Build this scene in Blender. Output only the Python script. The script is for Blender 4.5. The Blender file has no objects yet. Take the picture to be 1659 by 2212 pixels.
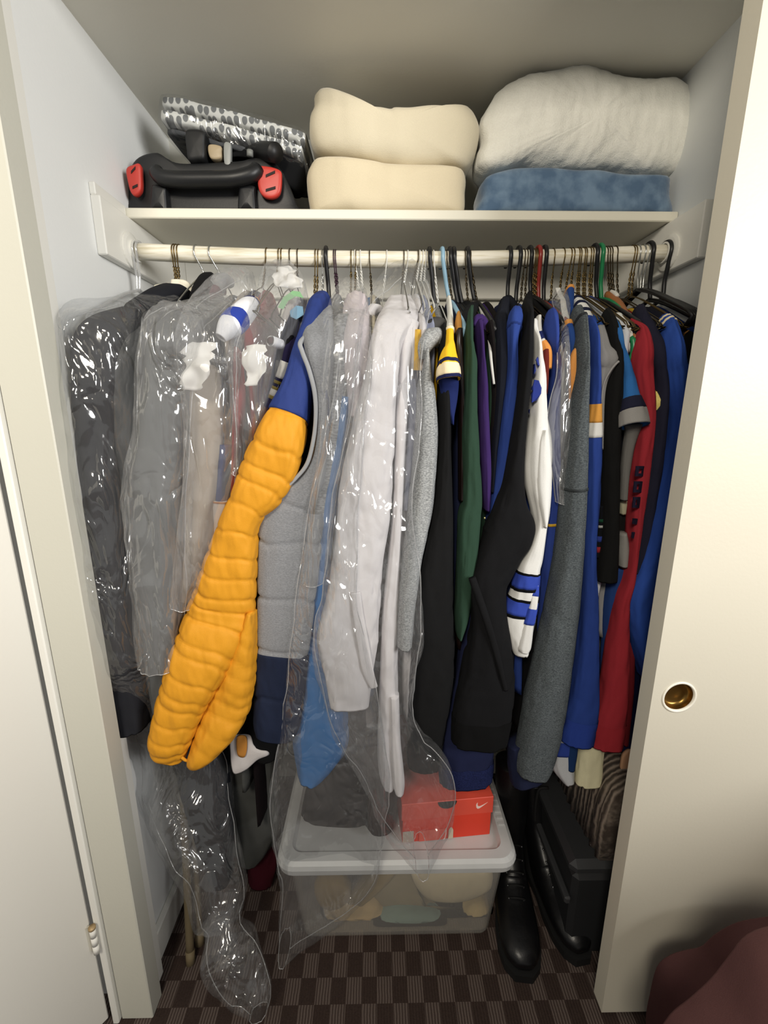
import bpy, math, random
from mathutils import Vector, noise

# ------------------------------------------------------------------ camera, world, lights, exposure
F_PX, PITCH, CAM_H, YAW = 950.0, math.radians(13.3), 1.32, math.radians(0.9)
CXP, CYP = 829.5, 1106.0
scene = bpy.context.scene
cam_data = bpy.data.cameras.new('camera')
cam_data.sensor_fit = 'VERTICAL'
cam_data.sensor_height = 36.0
cam_data.lens = F_PX / 2212.0 * 36.0
cam_data.clip_start = 0.01
cam = bpy.data.objects.new('camera', cam_data)
scene.collection.objects.link(cam)
cam.location = (0, 0, CAM_H)
cam.rotation_euler = (math.radians(90) - PITCH, 0, -YAW)
scene.camera = cam

world = bpy.data.worlds.new('room_light')
scene.world = world
world.use_nodes = True
bg = world.node_tree.nodes['Background']
bg.inputs['Color'].default_value = (1.0, 0.985, 0.96, 1)
bg.inputs['Strength'].default_value = 0.17

def area_light(name, loc, target, size, size_y, power, col):
    l = bpy.data.lights.new(name, 'AREA')
    l.shape = 'RECTANGLE'; l.size = size; l.size_y = size_y
    l.energy = power; l.color = col
    o = bpy.data.objects.new(name, l)
    scene.collection.objects.link(o)
    o.location = loc
    o.rotation_euler = (Vector(target) - Vector(loc)).to_track_quat('-Z', 'Y').to_euler()
    return o
area_light('window_daylight', (1.95, -1.05, 1.82), (-0.35, 1.0, 1.35), 0.9, 1.0, 49, (1.0, 0.985, 0.955))
area_light('ceiling_lamp', (-0.45, -1.00, 2.26), (0.2, 0.9, 1.2), 0.45, 0.45, 20, (1.0, 0.92, 0.78))

vs = scene.view_settings
vs.view_transform = 'Standard'
vs.look = 'None'
vs.exposure = 0.5
vs.gamma = 1.0
vs.use_curve_mapping = False
scene.cycles.max_bounces = 5
scene.cycles.diffuse_bounces = 3
scene.cycles.glossy_bounces = 2
scene.cycles.transmission_bounces = 2
scene.cycles.transparent_max_bounces = 12

# ------------------------------------------------------------------ photo geometry: pixel + real distance -> place
_c, _s = math.cos(PITCH), math.sin(PITCH)
_cy, _sy = math.cos(YAW), math.sin(YAW)
def _ray(px, py):
    x = (px - CXP) / F_PX; y = -(py - CYP) / F_PX
    f = _c + _s * y
    return x * _cy + f * _sy, -x * _sy + f * _cy, -_s + _c * y
def at(px, py, D):
    a, b, z = _ray(px, py); t = D / b
    return Vector((a * t, D, CAM_H + z * t))
def at_floor(px, py, Z=0.0):
    a, b, z = _ray(px, py); t = (Z - CAM_H) / z
    return Vector((a * t, b * t, Z))

# ------------------------------------------------------------------ materials
def lin(h):
    h = h.lstrip('#')
    out = []
    for i in (0, 2, 4):
        v = int(h[i:i + 2], 16) / 255.0
        out.append(v / 12.92 if v <= 0.04045 else ((v + 0.055) / 1.055) ** 2.4)
    return out[0], out[1], out[2], 1.0
MATS = {}
def nodes_of(name):
    m = bpy.data.materials.new(name); m.use_nodes = True
    nt = m.node_tree
    return m, nt, nt.nodes['Principled BSDF']
def cloth_col(h):
    import colorsys
    r, g, b, _ = lin(h)
    hh, ss, v = colorsys.rgb_to_hsv(r, g, b)
    if v < 0.016: v *= 0.7
    if ss > 0.5 and not (0.07 < hh < 0.17): ss *= 0.95; v *= 0.80
    return tuple(colorsys.hsv_to_rgb(hh, ss, v)) + (1.0,)
def fabric(h, rough=0.92, scale=900.0, bump=0.25, vary=0.10, fold=14.0, spec=0.15, sheen=0.0):
    key = ('fab', h, rough, scale, bump, vary, fold, sheen)
    if key in MATS: return MATS[key]
    m, nt, bs = nodes_of('fabric_' + h.lstrip('#'))
    tc = nt.nodes.new('ShaderNodeTexCoord')
    n1 = nt.nodes.new('ShaderNodeTexNoise'); n1.inputs['Scale'].default_value = scale; n1.inputs['Detail'].default_value = 1
    n2 = nt.nodes.new('ShaderNodeTexNoise'); n2.inputs['Scale'].default_value = fold; n2.inputs['Detail'].default_value = 2
    fm = nt.nodes.new('ShaderNodeMapping'); fm.inputs['Scale'].default_value = (1, 1, 0.45); fm.inputs['Rotation'].default_value = (0.12, 0.2, 0)
    nt.links.new(tc.outputs['Object'], fm.inputs['Vector'])
    nt.links.new(tc.outputs['Object'], n1.inputs['Vector']); nt.links.new(fm.outputs['Vector'], n2.inputs['Vector'])
    mx = nt.nodes.new('ShaderNodeMix'); mx.data_type = 'RGBA'
    col = cloth_col(h)
    mx.inputs['A'].default_value = tuple(c * (1 - vary) for c in col[:3]) + (1,)
    mx.inputs['B'].default_value = tuple(min(1, c * (1 + vary)) for c in col[:3]) + (1,)
    nt.links.new(n1.outputs['Fac'], mx.inputs['Factor'])
    nt.links.new(mx.outputs['Result'], bs.inputs['Base Color'])
    bs.inputs['Roughness'].default_value = rough
    bs.inputs['Specular IOR Level'].default_value = spec
    if sheen: bs.inputs['Sheen Weight'].default_value = sheen
    b1 = nt.nodes.new('ShaderNodeBump'); b1.inputs['Strength'].default_value = bump; b1.inputs['Distance'].default_value = 0.0008
    b2 = nt.nodes.new('ShaderNodeBump'); b2.inputs['Strength'].default_value = 0.7; b2.inputs['Distance'].default_value = 0.02
    nt.links.new(n1.outputs['Fac'], b1.inputs['Height']); nt.links.new(n2.outputs['Fac'], b2.inputs['Height'])
    nt.links.new(b2.outputs['Normal'], b1.inputs['Normal']); nt.links.new(b1.outputs['Normal'], bs.inputs['Normal'])
    MATS[key] = m
    return m
def heather(ha, hb, scale=260.0):
    key = ('hea', ha, hb)
    if key in MATS: return MATS[key]
    m, nt, bs = nodes_of('heather_' + ha.lstrip('#'))
    tc = nt.nodes.new('ShaderNodeTexCoord')
    mp = nt.nodes.new('ShaderNodeMapping'); mp.inputs['Scale'].default_value = (1, 1, 2.2)
    n1 = nt.nodes.new('ShaderNodeTexNoise'); n1.inputs['Scale'].default_value = scale; n1.inputs['Detail'].default_value = 3
    cr = nt.nodes.new('ShaderNodeValToRGB')
    cr.color_ramp.elements[0].position = 0.36; cr.color_ramp.elements[0].color = lin(ha)
    cr.color_ramp.elements[1].position = 0.66; cr.color_ramp.elements[1].color = lin(hb)
    nt.links.new(tc.outputs['Object'], mp.inputs['Vector']); nt.links.new(mp.outputs['Vector'], n1.inputs['Vector'])
    nt.links.new(n1.outputs['Fac'], cr.inputs['Fac']); nt.links.new(cr.outputs['Color'], bs.inputs['Base Color'])
    bs.inputs['Roughness'].default_value = 0.95; bs.inputs['Specular IOR Level'].default_value = 0.1
    b = nt.nodes.new('ShaderNodeBump'); b.inputs['Strength'].default_value = 0.3; b.inputs['Distance'].default_value = 0.001
    nt.links.new(n1.outputs['Fac'], b.inputs['Height']); nt.links.new(b.outputs['Normal'], bs.inputs['Normal'])
    MATS[key] = m
    return m
def plain(h, rough=0.5, metal=0.0, spec=0.5, bump=0.0, scale=30.0, coat=0.0):
    key = ('pl', h, rough, metal, spec, bump, scale)
    if key in MATS: return MATS[key]
    m, nt, bs = nodes_of('plain_' + h.lstrip('#'))
    tc = nt.nodes.new('ShaderNodeTexCoord')
    n1 = nt.nodes.new('ShaderNodeTexNoise'); n1.inputs['Scale'].default_value = scale; n1.inputs['Detail'].default_value = 3
    nt.links.new(tc.outputs['Object'], n1.inputs['Vector'])
    mx = nt.nodes.new('ShaderNodeMix'); mx.data_type = 'RGBA'
    col = lin(h)
    mx.inputs['A'].default_value = tuple(c * 0.95 for c in col[:3]) + (1,)
    mx.inputs['B'].default_value = tuple(min(1, c * 1.05) for c in col[:3]) + (1,)
    nt.links.new(n1.outputs['Fac'], mx.inputs['Factor']); nt.links.new(mx.outputs['Result'], bs.inputs['Base Color'])
    bs.inputs['Roughness'].default_value = rough; bs.inputs['Metallic'].default_value = metal
    bs.inputs['Specular IOR Level'].default_value = spec
    if bump:
        b = nt.nodes.new('ShaderNodeBump'); b.inputs['Strength'].default_value = bump; b.inputs['Distance'].default_value = 0.002
        nt.links.new(n1.outputs['Fac'], b.inputs['Height']); nt.links.new(b.outputs['Normal'], bs.inputs['Normal'])
    MATS[key] = m
    return m
def paint(h, rough=0.5, orange=0.12):
    # wall paint: faint roller texture, scattered scuffs
    key = ('paint', h, rough)
    if key in MATS: return MATS[key]
    m, nt, bs = nodes_of('paint_' + h.lstrip('#'))
    tc = nt.nodes.new('ShaderNodeTexCoord')
    n1 = nt.nodes.new('ShaderNodeTexNoise'); n1.inputs['Scale'].default_value = 160; n1.inputs['Detail'].default_value = 2
    n2 = nt.nodes.new('ShaderNodeTexNoise'); n2.inputs['Scale'].default_value = 2.5; n2.inputs['Detail'].default_value = 3
    nt.links.new(tc.outputs['Object'], n1.inputs['Vector']); nt.links.new(tc.outputs['Object'], n2.inputs['Vector'])
    mx = nt.nodes.new('ShaderNodeMix'); mx.data_type = 'RGBA'
    col = lin(h)
    mx.inputs['A'].default_value = tuple(c * 0.965 for c in col[:3]) + (1,)
    mx.inputs['B'].default_value = col
    nt.links.new(n2.outputs['Fac'], mx.inputs['Factor']); nt.links.new(mx.outputs['Result'], bs.inputs['Base Color'])
    bs.inputs['Roughness'].default_value = rough; bs.inputs['Specular IOR Level'].default_value = 0.35
    b = nt.nodes.new('ShaderNodeBump'); b.inputs['Strength'].default_value = orange; b.inputs['Distance'].default_value = 0.0015
    nt.links.new(n1.outputs['Fac'], b.inputs['Height']); nt.links.new(b.outputs['Normal'], bs.inputs['Normal'])
    MATS[key] = m
    return m
def film(clear=0.86, milk=0.03, tint=(0.96, 0.965, 0.97), name='film', crinkle=16.0, gloss_rough=0.11, aniso=0.5, bump=0.04):
    key = ('film', clear, milk, name)
    if key in MATS: return MATS[key]
    m = bpy.data.materials.new('clear_plastic_' + name); m.use_nodes = True
    nt = m.node_tree; nt.nodes.clear()
    out = nt.nodes.new('ShaderNodeOutputMaterial')
    tr = nt.nodes.new('ShaderNodeBsdfTransparent'); tr.inputs['Color'].default_value = tint + (1,)
    gl = nt.nodes.new('ShaderNodeBsdfGlossy'); gl.inputs['Roughness'].default_value = gloss_rough
    df = nt.nodes.new('ShaderNodeBsdfDiffuse'); df.inputs['Color'].default_value = (0.9, 0.9, 0.9, 1)
    a2 = nt.nodes.new('ShaderNodeMixShader'); a2.inputs['Fac'].default_value = milk / max(0.001, 1 - clear)
    a3 = nt.nodes.new('ShaderNodeMixShader'); a3.inputs['Fac'].default_value = clear
    tc = nt.nodes.new('ShaderNodeTexCoord')
    mp = nt.nodes.new('ShaderNodeMapping'); mp.inputs['Scale'].default_value = (1, 1, aniso); mp.inputs['Rotation'].default_value = (0.15, 0.3, 0.1)
    nz = nt.nodes.new('ShaderNodeTexNoise'); nz.inputs['Scale'].default_value = crinkle; nz.inputs['Detail'].default_value = 2.3; nz.inputs['Distortion'].default_value = 1.5
    ms = nt.nodes.new('ShaderNodeTexNoise'); ms.inputs['Scale'].default_value = crinkle * 0.45; ms.inputs['Detail'].default_value = 1
    nt.links.new(tc.outputs['Object'], mp.inputs['Vector'])
    nt.links.new(mp.outputs['Vector'], nz.inputs['Vector']); nt.links.new(tc.outputs['Object'], ms.inputs['Vector'])
    mr = nt.nodes.new('ShaderNodeMapRange'); mr.inputs['From Min'].default_value = 0.38; mr.inputs['From Max'].default_value = 0.60
    mr.inputs['To Min'].default_value = 0.25; mr.inputs['To Max'].default_value = 1.0
    nt.links.new(ms.outputs['Fac'], mr.inputs['Value'])
    # folded ridges: |noise - 0.5|
    sb = nt.nodes.new('ShaderNodeMath'); sb.operation = 'SUBTRACT'; sb.inputs[1].default_value = 0.5
    ab = nt.nodes.new('ShaderNodeMath'); ab.operation = 'ABSOLUTE'
    mu = nt.nodes.new('ShaderNodeMath'); mu.operation = 'MULTIPLY'
    nt.links.new(nz.outputs['Fac'], sb.inputs[0]); nt.links.new(sb.outputs[0], ab.inputs[0]); nt.links.new(ab.outputs[0], mu.inputs[0]); nt.links.new(mr.outputs['Result'], mu.inputs[1])
    b = nt.nodes.new('ShaderNodeBump'); b.inputs['Strength'].default_value = 1.0; b.inputs['Distance'].default_value = bump
    nt.links.new(mu.outputs[0], b.inputs['Height'])
    for nd in (gl, df): nt.links.new(b.outputs['Normal'], nd.inputs['Normal'])
    nt.links.new(gl.outputs[0], a2.inputs[1]); nt.links.new(df.outputs[0], a2.inputs[2])
    nt.links.new(a2.outputs[0], a3.inputs[1]); nt.links.new(tr.outputs[0], a3.inputs[2])
    nt.links.new(a3.outputs[0], out.inputs['Surface'])
    MATS[key] = m
    return m
def carpet():
    m, nt, bs = nodes_of('carpet_weave')
    tc = nt.nodes.new('ShaderNodeTexCoord')
    ck = nt.nodes.new('ShaderNodeTexChecker'); ck.inputs['Scale'].default_value = 1.0
    mp = nt.nodes.new('ShaderNodeMapping'); mp.inputs['Scale'].default_value = (28.0, 20.5, 1.0); mp.inputs['Location'].default_value = (0.13, 0.2, 0.5)
    nt.links.new(tc.outputs['Object'], mp.inputs['Vector']); nt.links.new(mp.outputs['Vector'], ck.inputs['Vector'])
    wv = nt.nodes.new('ShaderNodeTexWave'); wv.bands_direction = 'X'; wv.inputs['Scale'].default_value = 48; wv.inputs['Distortion'].default_value = 1.2; wv.inputs['Detail'].default_value = 1
    wh = nt.nodes.new('ShaderNodeTexWave'); wh.bands_direction = 'Y'; wh.inputs['Scale'].default_value = 60; wh.inputs['Distortion'].default_value = 1.5
    nz = nt.nodes.new('ShaderNodeTexNoise'); nz.inputs['Scale'].default_value = 420; nz.inputs['Detail'].default_value = 2
    for n in (wv, wh, nz): nt.links.new(tc.outputs['Object'], n.inputs['Vector'])
    light = nt.nodes.new('ShaderNodeMix'); light.data_type = 'RGBA'
    light.inputs['A'].default_value = lin('#463b37'); light.inputs['B'].default_value = lin('#6c605a')
    dark = nt.nodes.new('ShaderNodeMix'); dark.data_type = 'RGBA'
    dark.inputs['A'].default_value = lin('#342a27'); dark.inputs['B'].default_value = lin('#493d38')
    nt.links.new(wv.outputs['Fac'], light.inputs['Factor']); nt.links.new(nz.outputs['Fac'], dark.inputs['Factor'])
    mx = nt.nodes.new('ShaderNodeMix'); mx.data_type = 'RGBA'
    nt.links.new(ck.outputs['Fac'], mx.inputs['Factor'])
    nt.links.new(dark.outputs['Result'], mx.inputs['A']); nt.links.new(light.outputs['Result'], mx.inputs['B'])
    nt.links.new(mx.outputs['Result'], bs.inputs['Base Color'])
    bs.inputs['Roughness'].default_value = 1.0; bs.inputs['Specular IOR Level'].default_value = 0.05
    hs = nt.nodes.new('ShaderNodeMath'); hs.operation = 'ADD'
    nt.links.new(wv.outputs['Fac'], hs.inputs[0]); nt.links.new(nz.outputs['Fac'], hs.inputs[1])
    b = nt.nodes.new('ShaderNodeBump'); b.inputs['Strength'].default_value = 0.6; b.inputs['Distance'].default_value = 0.002
    nt.links.new(hs.outputs[0], b.inputs['Height']); nt.links.new(b.outputs['Normal'], bs.inputs['Normal'])
    return m

# ------------------------------------------------------------------ object helpers
COL = scene.collection
WLOC = {}
def tag(o, label=None, cat=None, group=None, kind=None):
    if label: o['label'] = label
    if cat: o['category'] = cat
    if group: o['group'] = group
    if kind: o['kind'] = kind
    return o
def empty(name, loc, label=None, cat=None, group=None):
    o = bpy.data.objects.new(name, None); COL.objects.link(o)
    o.empty_display_size = 0.03
    o.location = loc; WLOC[o.name] = Vector(loc)
    return tag(o, label, cat, group)
def mesh(name, verts, faces, mat, parent=None, smooth=True, origin=None):
    verts = [Vector(v) for v in verts]
    if parent is not None:
        w = WLOC[parent.name]
    else:
        w = origin
        if w is None:
            w = Vector(((min(v.x for v in verts) + max(v.x for v in verts)) / 2,
                        (min(v.y for v in verts) + max(v.y for v in verts)) / 2, min(v.z for v in verts)))
        w = Vector(w)
    me = bpy.data.meshes.new(name)
    me.from_pydata([v - w for v in verts], [], faces)
    me.validate(); me.update()
    if smooth: me.polygons.foreach_set('use_smooth', [True] * len(me.polygons))
    if mat: me.materials.append(mat)
    o = bpy.data.objects.new(name, me); COL.objects.link(o)
    if parent is not None: o.parent = parent
    else: o.location = w
    WLOC[o.name] = w
    return o
def box_vf(x0, x1, y0, y1, z0, z1, bev=0.0):
    if bev <= 0:
        v = [(x0, y0, z0), (x1, y0, z0), (x1, y1, z0), (x0, y1, z0), (x0, y0, z1), (x1, y0, z1), (x1, y1, z1), (x0, y1, z1)]
        f = [(0, 3, 2, 1), (4, 5, 6, 7), (0, 1, 5, 4), (1, 2, 6, 5), (2, 3, 7, 6), (3, 0, 4, 7)]
        return v, f
    v = []; b = bev
    for sx, X, bx in ((0, x0, b), (1, x1, -b)):
        for sy, Y, by in ((0, y0, b), (1, y1, -b)):
            for sz, Z, bz in ((0, z0, b), (1, z1, -b)):
                v += [(X, Y + by, Z + bz), (X + bx, Y, Z + bz), (X + bx, Y + by, Z)]
    def i(sx, sy, sz, k): return (sx * 4 + sy * 2 + sz) * 3 + k
    f = []
    for s in (0, 1):
        q = [i(s, 0, 0, 0), i(s, 1, 0, 0), i(s, 1, 1, 0), i(s, 0, 1, 0)]; f.append(q if s else q[::-1])
        q = [i(0, s, 0, 1), i(1, s, 0, 1), i(1, s, 1, 1), i(0, s, 1, 1)]; f.append(q[::-1] if s else q)
        q = [i(0, 0, s, 2), i(1, 0, s, 2), i(1, 1, s, 2), i(0, 1, s, 2)]; f.append(q if s else q[::-1])
    for a in (0, 1):
        for c in (0, 1):
            f.append([i(a, c, 0, 0), i(a, c, 1, 0), i(a, c, 1, 1), i(a, c, 0, 1)])
            f.append([i(a, 0, c, 0), i(a, 1, c, 0), i(a, 1, c, 2), i(a, 0, c, 2)])
            f.append([i(0, a, c, 1), i(1, a, c, 1), i(1, a, c, 2), i(0, a, c, 2)])
    for a in (0, 1):
        for c in (0, 1):
            for d in (0, 1):
                f.append([i(a, c, d, 0), i(a, c, d, 1), i(a, c, d, 2)])
    return v, f
def fix_normals(o):
    import bmesh
    bm = bmesh.new(); bm.from_mesh(o.data)
    bmesh.ops.recalc_face_normals(bm, faces=bm.faces[:]); bm.to_mesh(o.data); bm.free()
    return o
def box(name, x0, x1, y0, y1, z0, z1, mat, parent=None, bev=0.0):
    v, f = box_vf(x0, x1, y0, y1, z0, z1, bev)
    return fix_normals(mesh(name, v, f, mat, parent, smooth=False))
def obox(name, c, ax, ay, az, mat, parent=None, bev=0.002):
    # box with own axes: centre c, half vectors ax ay az
    c, ax, ay, az = Vector(c), Vector(ax), Vector(ay), Vector(az)
    lx, ly, lz = ax.length, ay.length, az.length
    v, f = box_vf(-lx, lx, -ly, ly, -lz, lz, bev)
    ux, uy, uz = ax / lx, ay / ly, az / lz
    return fix_normals(mesh(name, [c + ux * p[0] + uy * p[1] + uz * p[2] for p in v], f, mat, parent, smooth=False))
def catmull(pts, step):
    # pts: list of equal-length tuples (first three = position); returns denser list
    out = []
    n = len(pts)
    if n == 1: return [tuple(pts[0])]
    for i in range(n - 1):
        p0 = pts[max(0, i - 1)]; p1 = pts[i]; p2 = pts[i + 1]; p3 = pts[min(n - 1, i + 2)]
        d = math.dist(p1[:3], p2[:3])
        k = max(1, min(40, int(math.ceil(d / step))))
        for j in range(k):
            t = j / k
            q = []
            for a, b, c, e in zip(p0, p1, p2, p3):
                m1 = (c - a) * 0.5; m2 = (e - b) * 0.5
                h = (2 * t ** 3 - 3 * t ** 2 + 1) * b + (t ** 3 - 2 * t ** 2 + t) * m1 + (-2 * t ** 3 + 3 * t ** 2) * c + (t ** 3 - t ** 2) * m2
                q.append(h)
            out.append(tuple(q))
    out.append(tuple(pts[-1]))
    return out
def wire(name, pts, r, mat, parent=None, n=6, step=0.01, closed=False, taper=None):
    pts = [tuple(p) for p in pts]
    if closed: pts = pts + [pts[0]]
    P = [Vector(p[:3]) for p in catmull(pts, step)] if step else [Vector(p) for p in pts]
    verts, faces = [], []
    prev = None
    for i, p in enumerate(P):
        t = (P[min(len(P) - 1, i + 1)] - P[max(0, i - 1)])
        t = t.normalized() if t.length > 1e-9 else Vector((0, 0, 1))
        if prev is None:
            u = t.orthogonal().normalized()
        else:
            u = prev - t * prev.dot(t)
            u = u.normalized() if u.length > 1e-6 else t.orthogonal().normalized()
        prev = u; v = t.cross(u)
        rr = r if taper is None else r * (1 + (taper - 1) * i / max(1, len(P) - 1))
        for k in range(n):
            a = 2 * math.pi * k / n
            verts.append(p + (u * math.cos(a) + v * math.sin(a)) * rr)
    for i in range(len(P) - 1):
        for k in range(n):
            a, b = i * n + k, i * n + (k + 1) % n
            faces.append((a, b, b + n, a + n))
    faces.append(tuple(range(n - 1, -1, -1))); m = (len(P) - 1) * n
    faces.append(tuple(range(m, m + n)))
    return mesh(name, verts, faces, mat, parent)

class Loft:
    """soft tube of cloth through stations (x, y, z, half_width, half_depth, key)."""
    def __init__(s, sts, n=22, step=0.014, wr=0.10, seed=0.0, expo=2.4, clampx=None, fold=2.0, long=4.0, baffles=None, flare=0.0, ridge=0.0, crease=0.0, groove=0.055):
        s.crease = crease; s.groove = groove
        s.P = catmull(sts, step); s.n = n; s.wr = wr; s.seed = seed; s.expo = expo
        s.clampx = clampx; s.fold = fold; s.long = long; s.baffles = baffles; s.ridge = ridge
        s.rings = []
        L = 0.0
        for i, p in enumerate(s.P):
            c = Vector(p[:3])
            t = Vector(s.P[min(len(s.P) - 1, i + 1)][:3]) - Vector(s.P[max(0, i - 1)][:3])
            t = t.normalized() if t.length > 1e-9 else Vector((0, 0, -1))
            if i: L += (c - Vector(s.P[i - 1][:3])).length
            u = Vector((1, 0, 0)) - t * t.x
            u = u.normalized() if u.length > 0.15 else t.cross(Vector((0, 1, 0))).normalized()
            v = t.cross(u).normalized()
            s.rings.append((c, u, v, max(p[3], 0.001), max(p[4], 0.001), L, p[5]))
    def point(s, ring, th, off=0.0, scale=1.0, dc=None):
        c, u, v, a, b, L, key = ring
        ct, st = math.cos(th), math.sin(th)
        e = 2.0 / s.expo
        x = math.copysign(abs(ct) ** e, ct); y = math.copysign(abs(st) ** e, st)
        w = noise.noise(Vector((ct * s.fold + s.seed, st * s.fold, L * s.long)))
        w += 0.5 * noise.noise(Vector((ct * s.fold * 2.3, st * s.fold * 2.3 + s.seed, L * s.long * 2.1 + 5)))
        if s.ridge:
            q = noise.noise(Vector((ct * 3.1 + s.seed * 1.7, st * 3.1, L * 9.0)))
            w += s.ridge * (0.5 - abs(q)) * 2
        k = 1 + s.wr * w
        if s.crease:
            for fq, ph, am in ((2.1, 0.0, 1.0), (3.6, 11.0, 0.6)):
                q = noise.noise(Vector((ct * fq + s.seed + ph, st * fq + L * 2.2, L * 5.5 * fq * 0.5 + ph)))
                rd = max(0.0, 1 - abs(q) * 5.0)
                k -= s.crease * am * rd * rd
        if s.baffles:
            k *= s.puff(key, th)
        k *= scale
        p = c + u * (a * x * k + off * x) + v * (b * y * k + off * y)
        if s.clampx:
            p.x = min(max(p.x, s.clampx[0]), s.clampx[1])
        return p
    def puff(s, key, th):
        B = s.baffles
        key2 = key + 14 * noise.noise(Vector((math.cos(th) * 1.1, math.sin(th) * 1.1, s.seed + key * 0.004)))
        d = min(abs(key2 - q) for q in B)
        return 1.0 - s.groove * math.exp(-(d / 4.0) ** 2) + 0.015 * min(1.0, d / 16)
    def build(s, name, mat, parent=None, k0=None, k1=None, off=0.0, hollow=True, captop=True, tilt=None, smooth=True):
        R = [r for r in s.rings if (k0 is None or r[6] >= k0 - 1e-6) and (k1 is None or r[6] <= k1 + 1e-6)]
        if len(R) < 2:
            R = sorted(s.rings, key=lambda r: abs(r[6] - ((k0 or 0) + (k1 or 0)) / 2))[:2]
            R.sort(key=lambda r: r[5])
        n = s.n; verts, faces = [], []
        def add(ring, off, sc=1.0, shift=None):
            for k in range(n):
                p = s.point(ring, 2 * math.pi * k / n, off, sc)
                if shift is not None: p = p + shift
                verts.append(p)
        for r in R: add(r, off)
        m = len(R)
        if hollow:
            e = R[-1]; back = (R[-2][0] - e[0]).normalized()
            add(e, off, 0.90, back * 0.004); add(e, off, 0.80, back * 0.03); m += 2
        for i in range(m - 1):
            for k in range(n):
                a, b = i * n + k, i * n + (k + 1) % n
                faces.append((a, b, b + n, a + n))
        if captop:
            verts.append(sum((verts[k] for k in range(n)), Vector()) / n)
            for k in range(n): faces.append((len(verts) - 1, (k + 1) % n, k))
        j = (m - 1) * n
        verts.append(sum((verts[j + k] for k in range(n)), Vector()) / n)
        for k in range(n): faces.append((len(verts) - 1, j + k, j + (k + 1) % n))
        return mesh(name, verts, faces, mat, parent, smooth=smooth)

def slices(rows, D=0.83, b=0.03):
    """rows (py, xl, xr[, D[, b]]) read off the photo -> loft stations"""
    out = []
    raw = []
    for r in rows:
        py, xl, xr = r[:3]
        d = r[3] if len(r) > 3 and r[3] is not None else D
        bb = r[4] if len(r) > 4 else b
        A, B = at(xl, py, d), at(xr, py, d)
        raw.append(((A + B) / 2, (B - A).length / 2, bb, py))
    for i, (c, a, bb, py) in enumerate(raw):
        t = raw[min(len(raw) - 1, i + 1)][0] - raw[max(0, i - 1)][0]
        cs = abs(t.z) / max(1e-6, math.hypot(t.x, t.z))
        out.append((c.x, c.y, c.z, a * max(cs, 0.35), bb, py))
    return out
def along(rows, b=0.03):
    """rows (px, py, half_width_px, D[, b]) along any direction"""
    out = []
    for i, r in enumerate(rows):
        px, py, w, d = r[:4]
        c = at(px, py, d); a = (at(px + w, py, d) - c).length
        out.append((c.x, c.y, c.z, a, r[4] if len(r) > 4 else min(a, b), float(i)))
    return out
def inflate(name, outline, D, depth, mat, parent=None, p=3.0, rings=9, n=72, wr=0.004, seed=0.0, nscale=14.0, front=0.35, closed_smooth=True, fine=0.0, zmin=None):
    """solid body with a traced front outline (px) at distance D and real depth going back"""
    pts = [at(x, y, D) for x, y in outline]
    if closed_smooth:
        m = len(pts); dense = []
        for i in range(m):
            p0, p1, p2, p3 = pts[i - 1], pts[i], pts[(i + 1) % m], pts[(i + 2) % m]
            for j in range(8):
                t = j / 8
                dense.append(0.5 * ((2 * p1) + (p2 - p0) * t + (2 * p0 - 5 * p1 + 4 * p2 - p3) * t * t + (3 * p1 - p0 - 3 * p2 + p3) * t ** 3))
    else:
        dense = []
        m = len(pts)
        for i in range(m):
            for j in range(8): dense.append(pts[i].lerp(pts[(i + 1) % m], j / 8))
    cum = [0]
    for i in range(len(dense)): cum.append(cum[-1] + (dense[(i + 1) % len(dense)] - dense[i]).length)
    ring = []
    j = 0
    for k in range(n):
        d = cum[-1] * k / n
        while cum[j + 1] < d: j += 1
        f = (d - cum[j]) / max(1e-9, cum[j + 1] - cum[j])
        ring.append(dense[j % len(dense)].lerp(dense[(j + 1) % len(dense)], f))
    cen = sum(ring, Vector()) / n
    verts, faces = [], []
    cols = []
    # profile from front pole to back pole
    for i in range(1, rings):
        a = math.pi * i / rings
        ca, sa = math.cos(a), math.sin(a)
        yy = -math.copysign(abs(ca) ** (2 / p), ca); sc = abs(sa) ** (2 / p)
        cols.append((yy, sc))
    for yy, sc in cols:
        for q in ring:
            v = cen + (q - cen) * sc
            v.y = D + yy * depth * (front if yy < 0 else 1 - front)
            nn = noise.noise_vector(v * nscale + Vector((seed, seed * 2, 0))) * wr
            if fine: nn += noise.noise_vector(v * nscale * 6) * fine
            v = v + nn
            if zmin is not None: v.z = max(v.z, zmin)
            verts.append(v)
    for i in range(len(cols) - 1):
        for k in range(n):
            a, b = i * n + k, i * n + (k + 1) % n
            faces.append((a, b, b + n, a + n))
    for row, flip in ((0, True), (len(cols) - 1, False)):
        c = sum((verts[row * n + k] for k in range(n)), Vector()) / n
        verts.append(c)
        for k in range(n):
            a, b = row * n + k, row * n + (k + 1) % n
            faces.append((len(verts) - 1, b, a) if flip else (len(verts) - 1, a, b))
    return fix_normals(mesh(name, verts, faces, mat, parent))
def prism(name, outline, D, depth, mat, parent=None, bulge=None):
    """thin plate with a traced outline, front at D, real thickness"""
    A = [at(x, y, D if bulge is None else bulge(x, y)) for x, y in outline]
    n = len(A)
    B = [v + Vector((0, depth, 0)) for v in A]
    f = [tuple(range(n)), tuple(range(2 * n - 1, n - 1, -1))]
    for k in range(n): f.append((k, (k + 1) % n, n + (k + 1) % n, n + k))
    return fix_normals(mesh(name, A + B, f, mat, parent, smooth=False))
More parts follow.
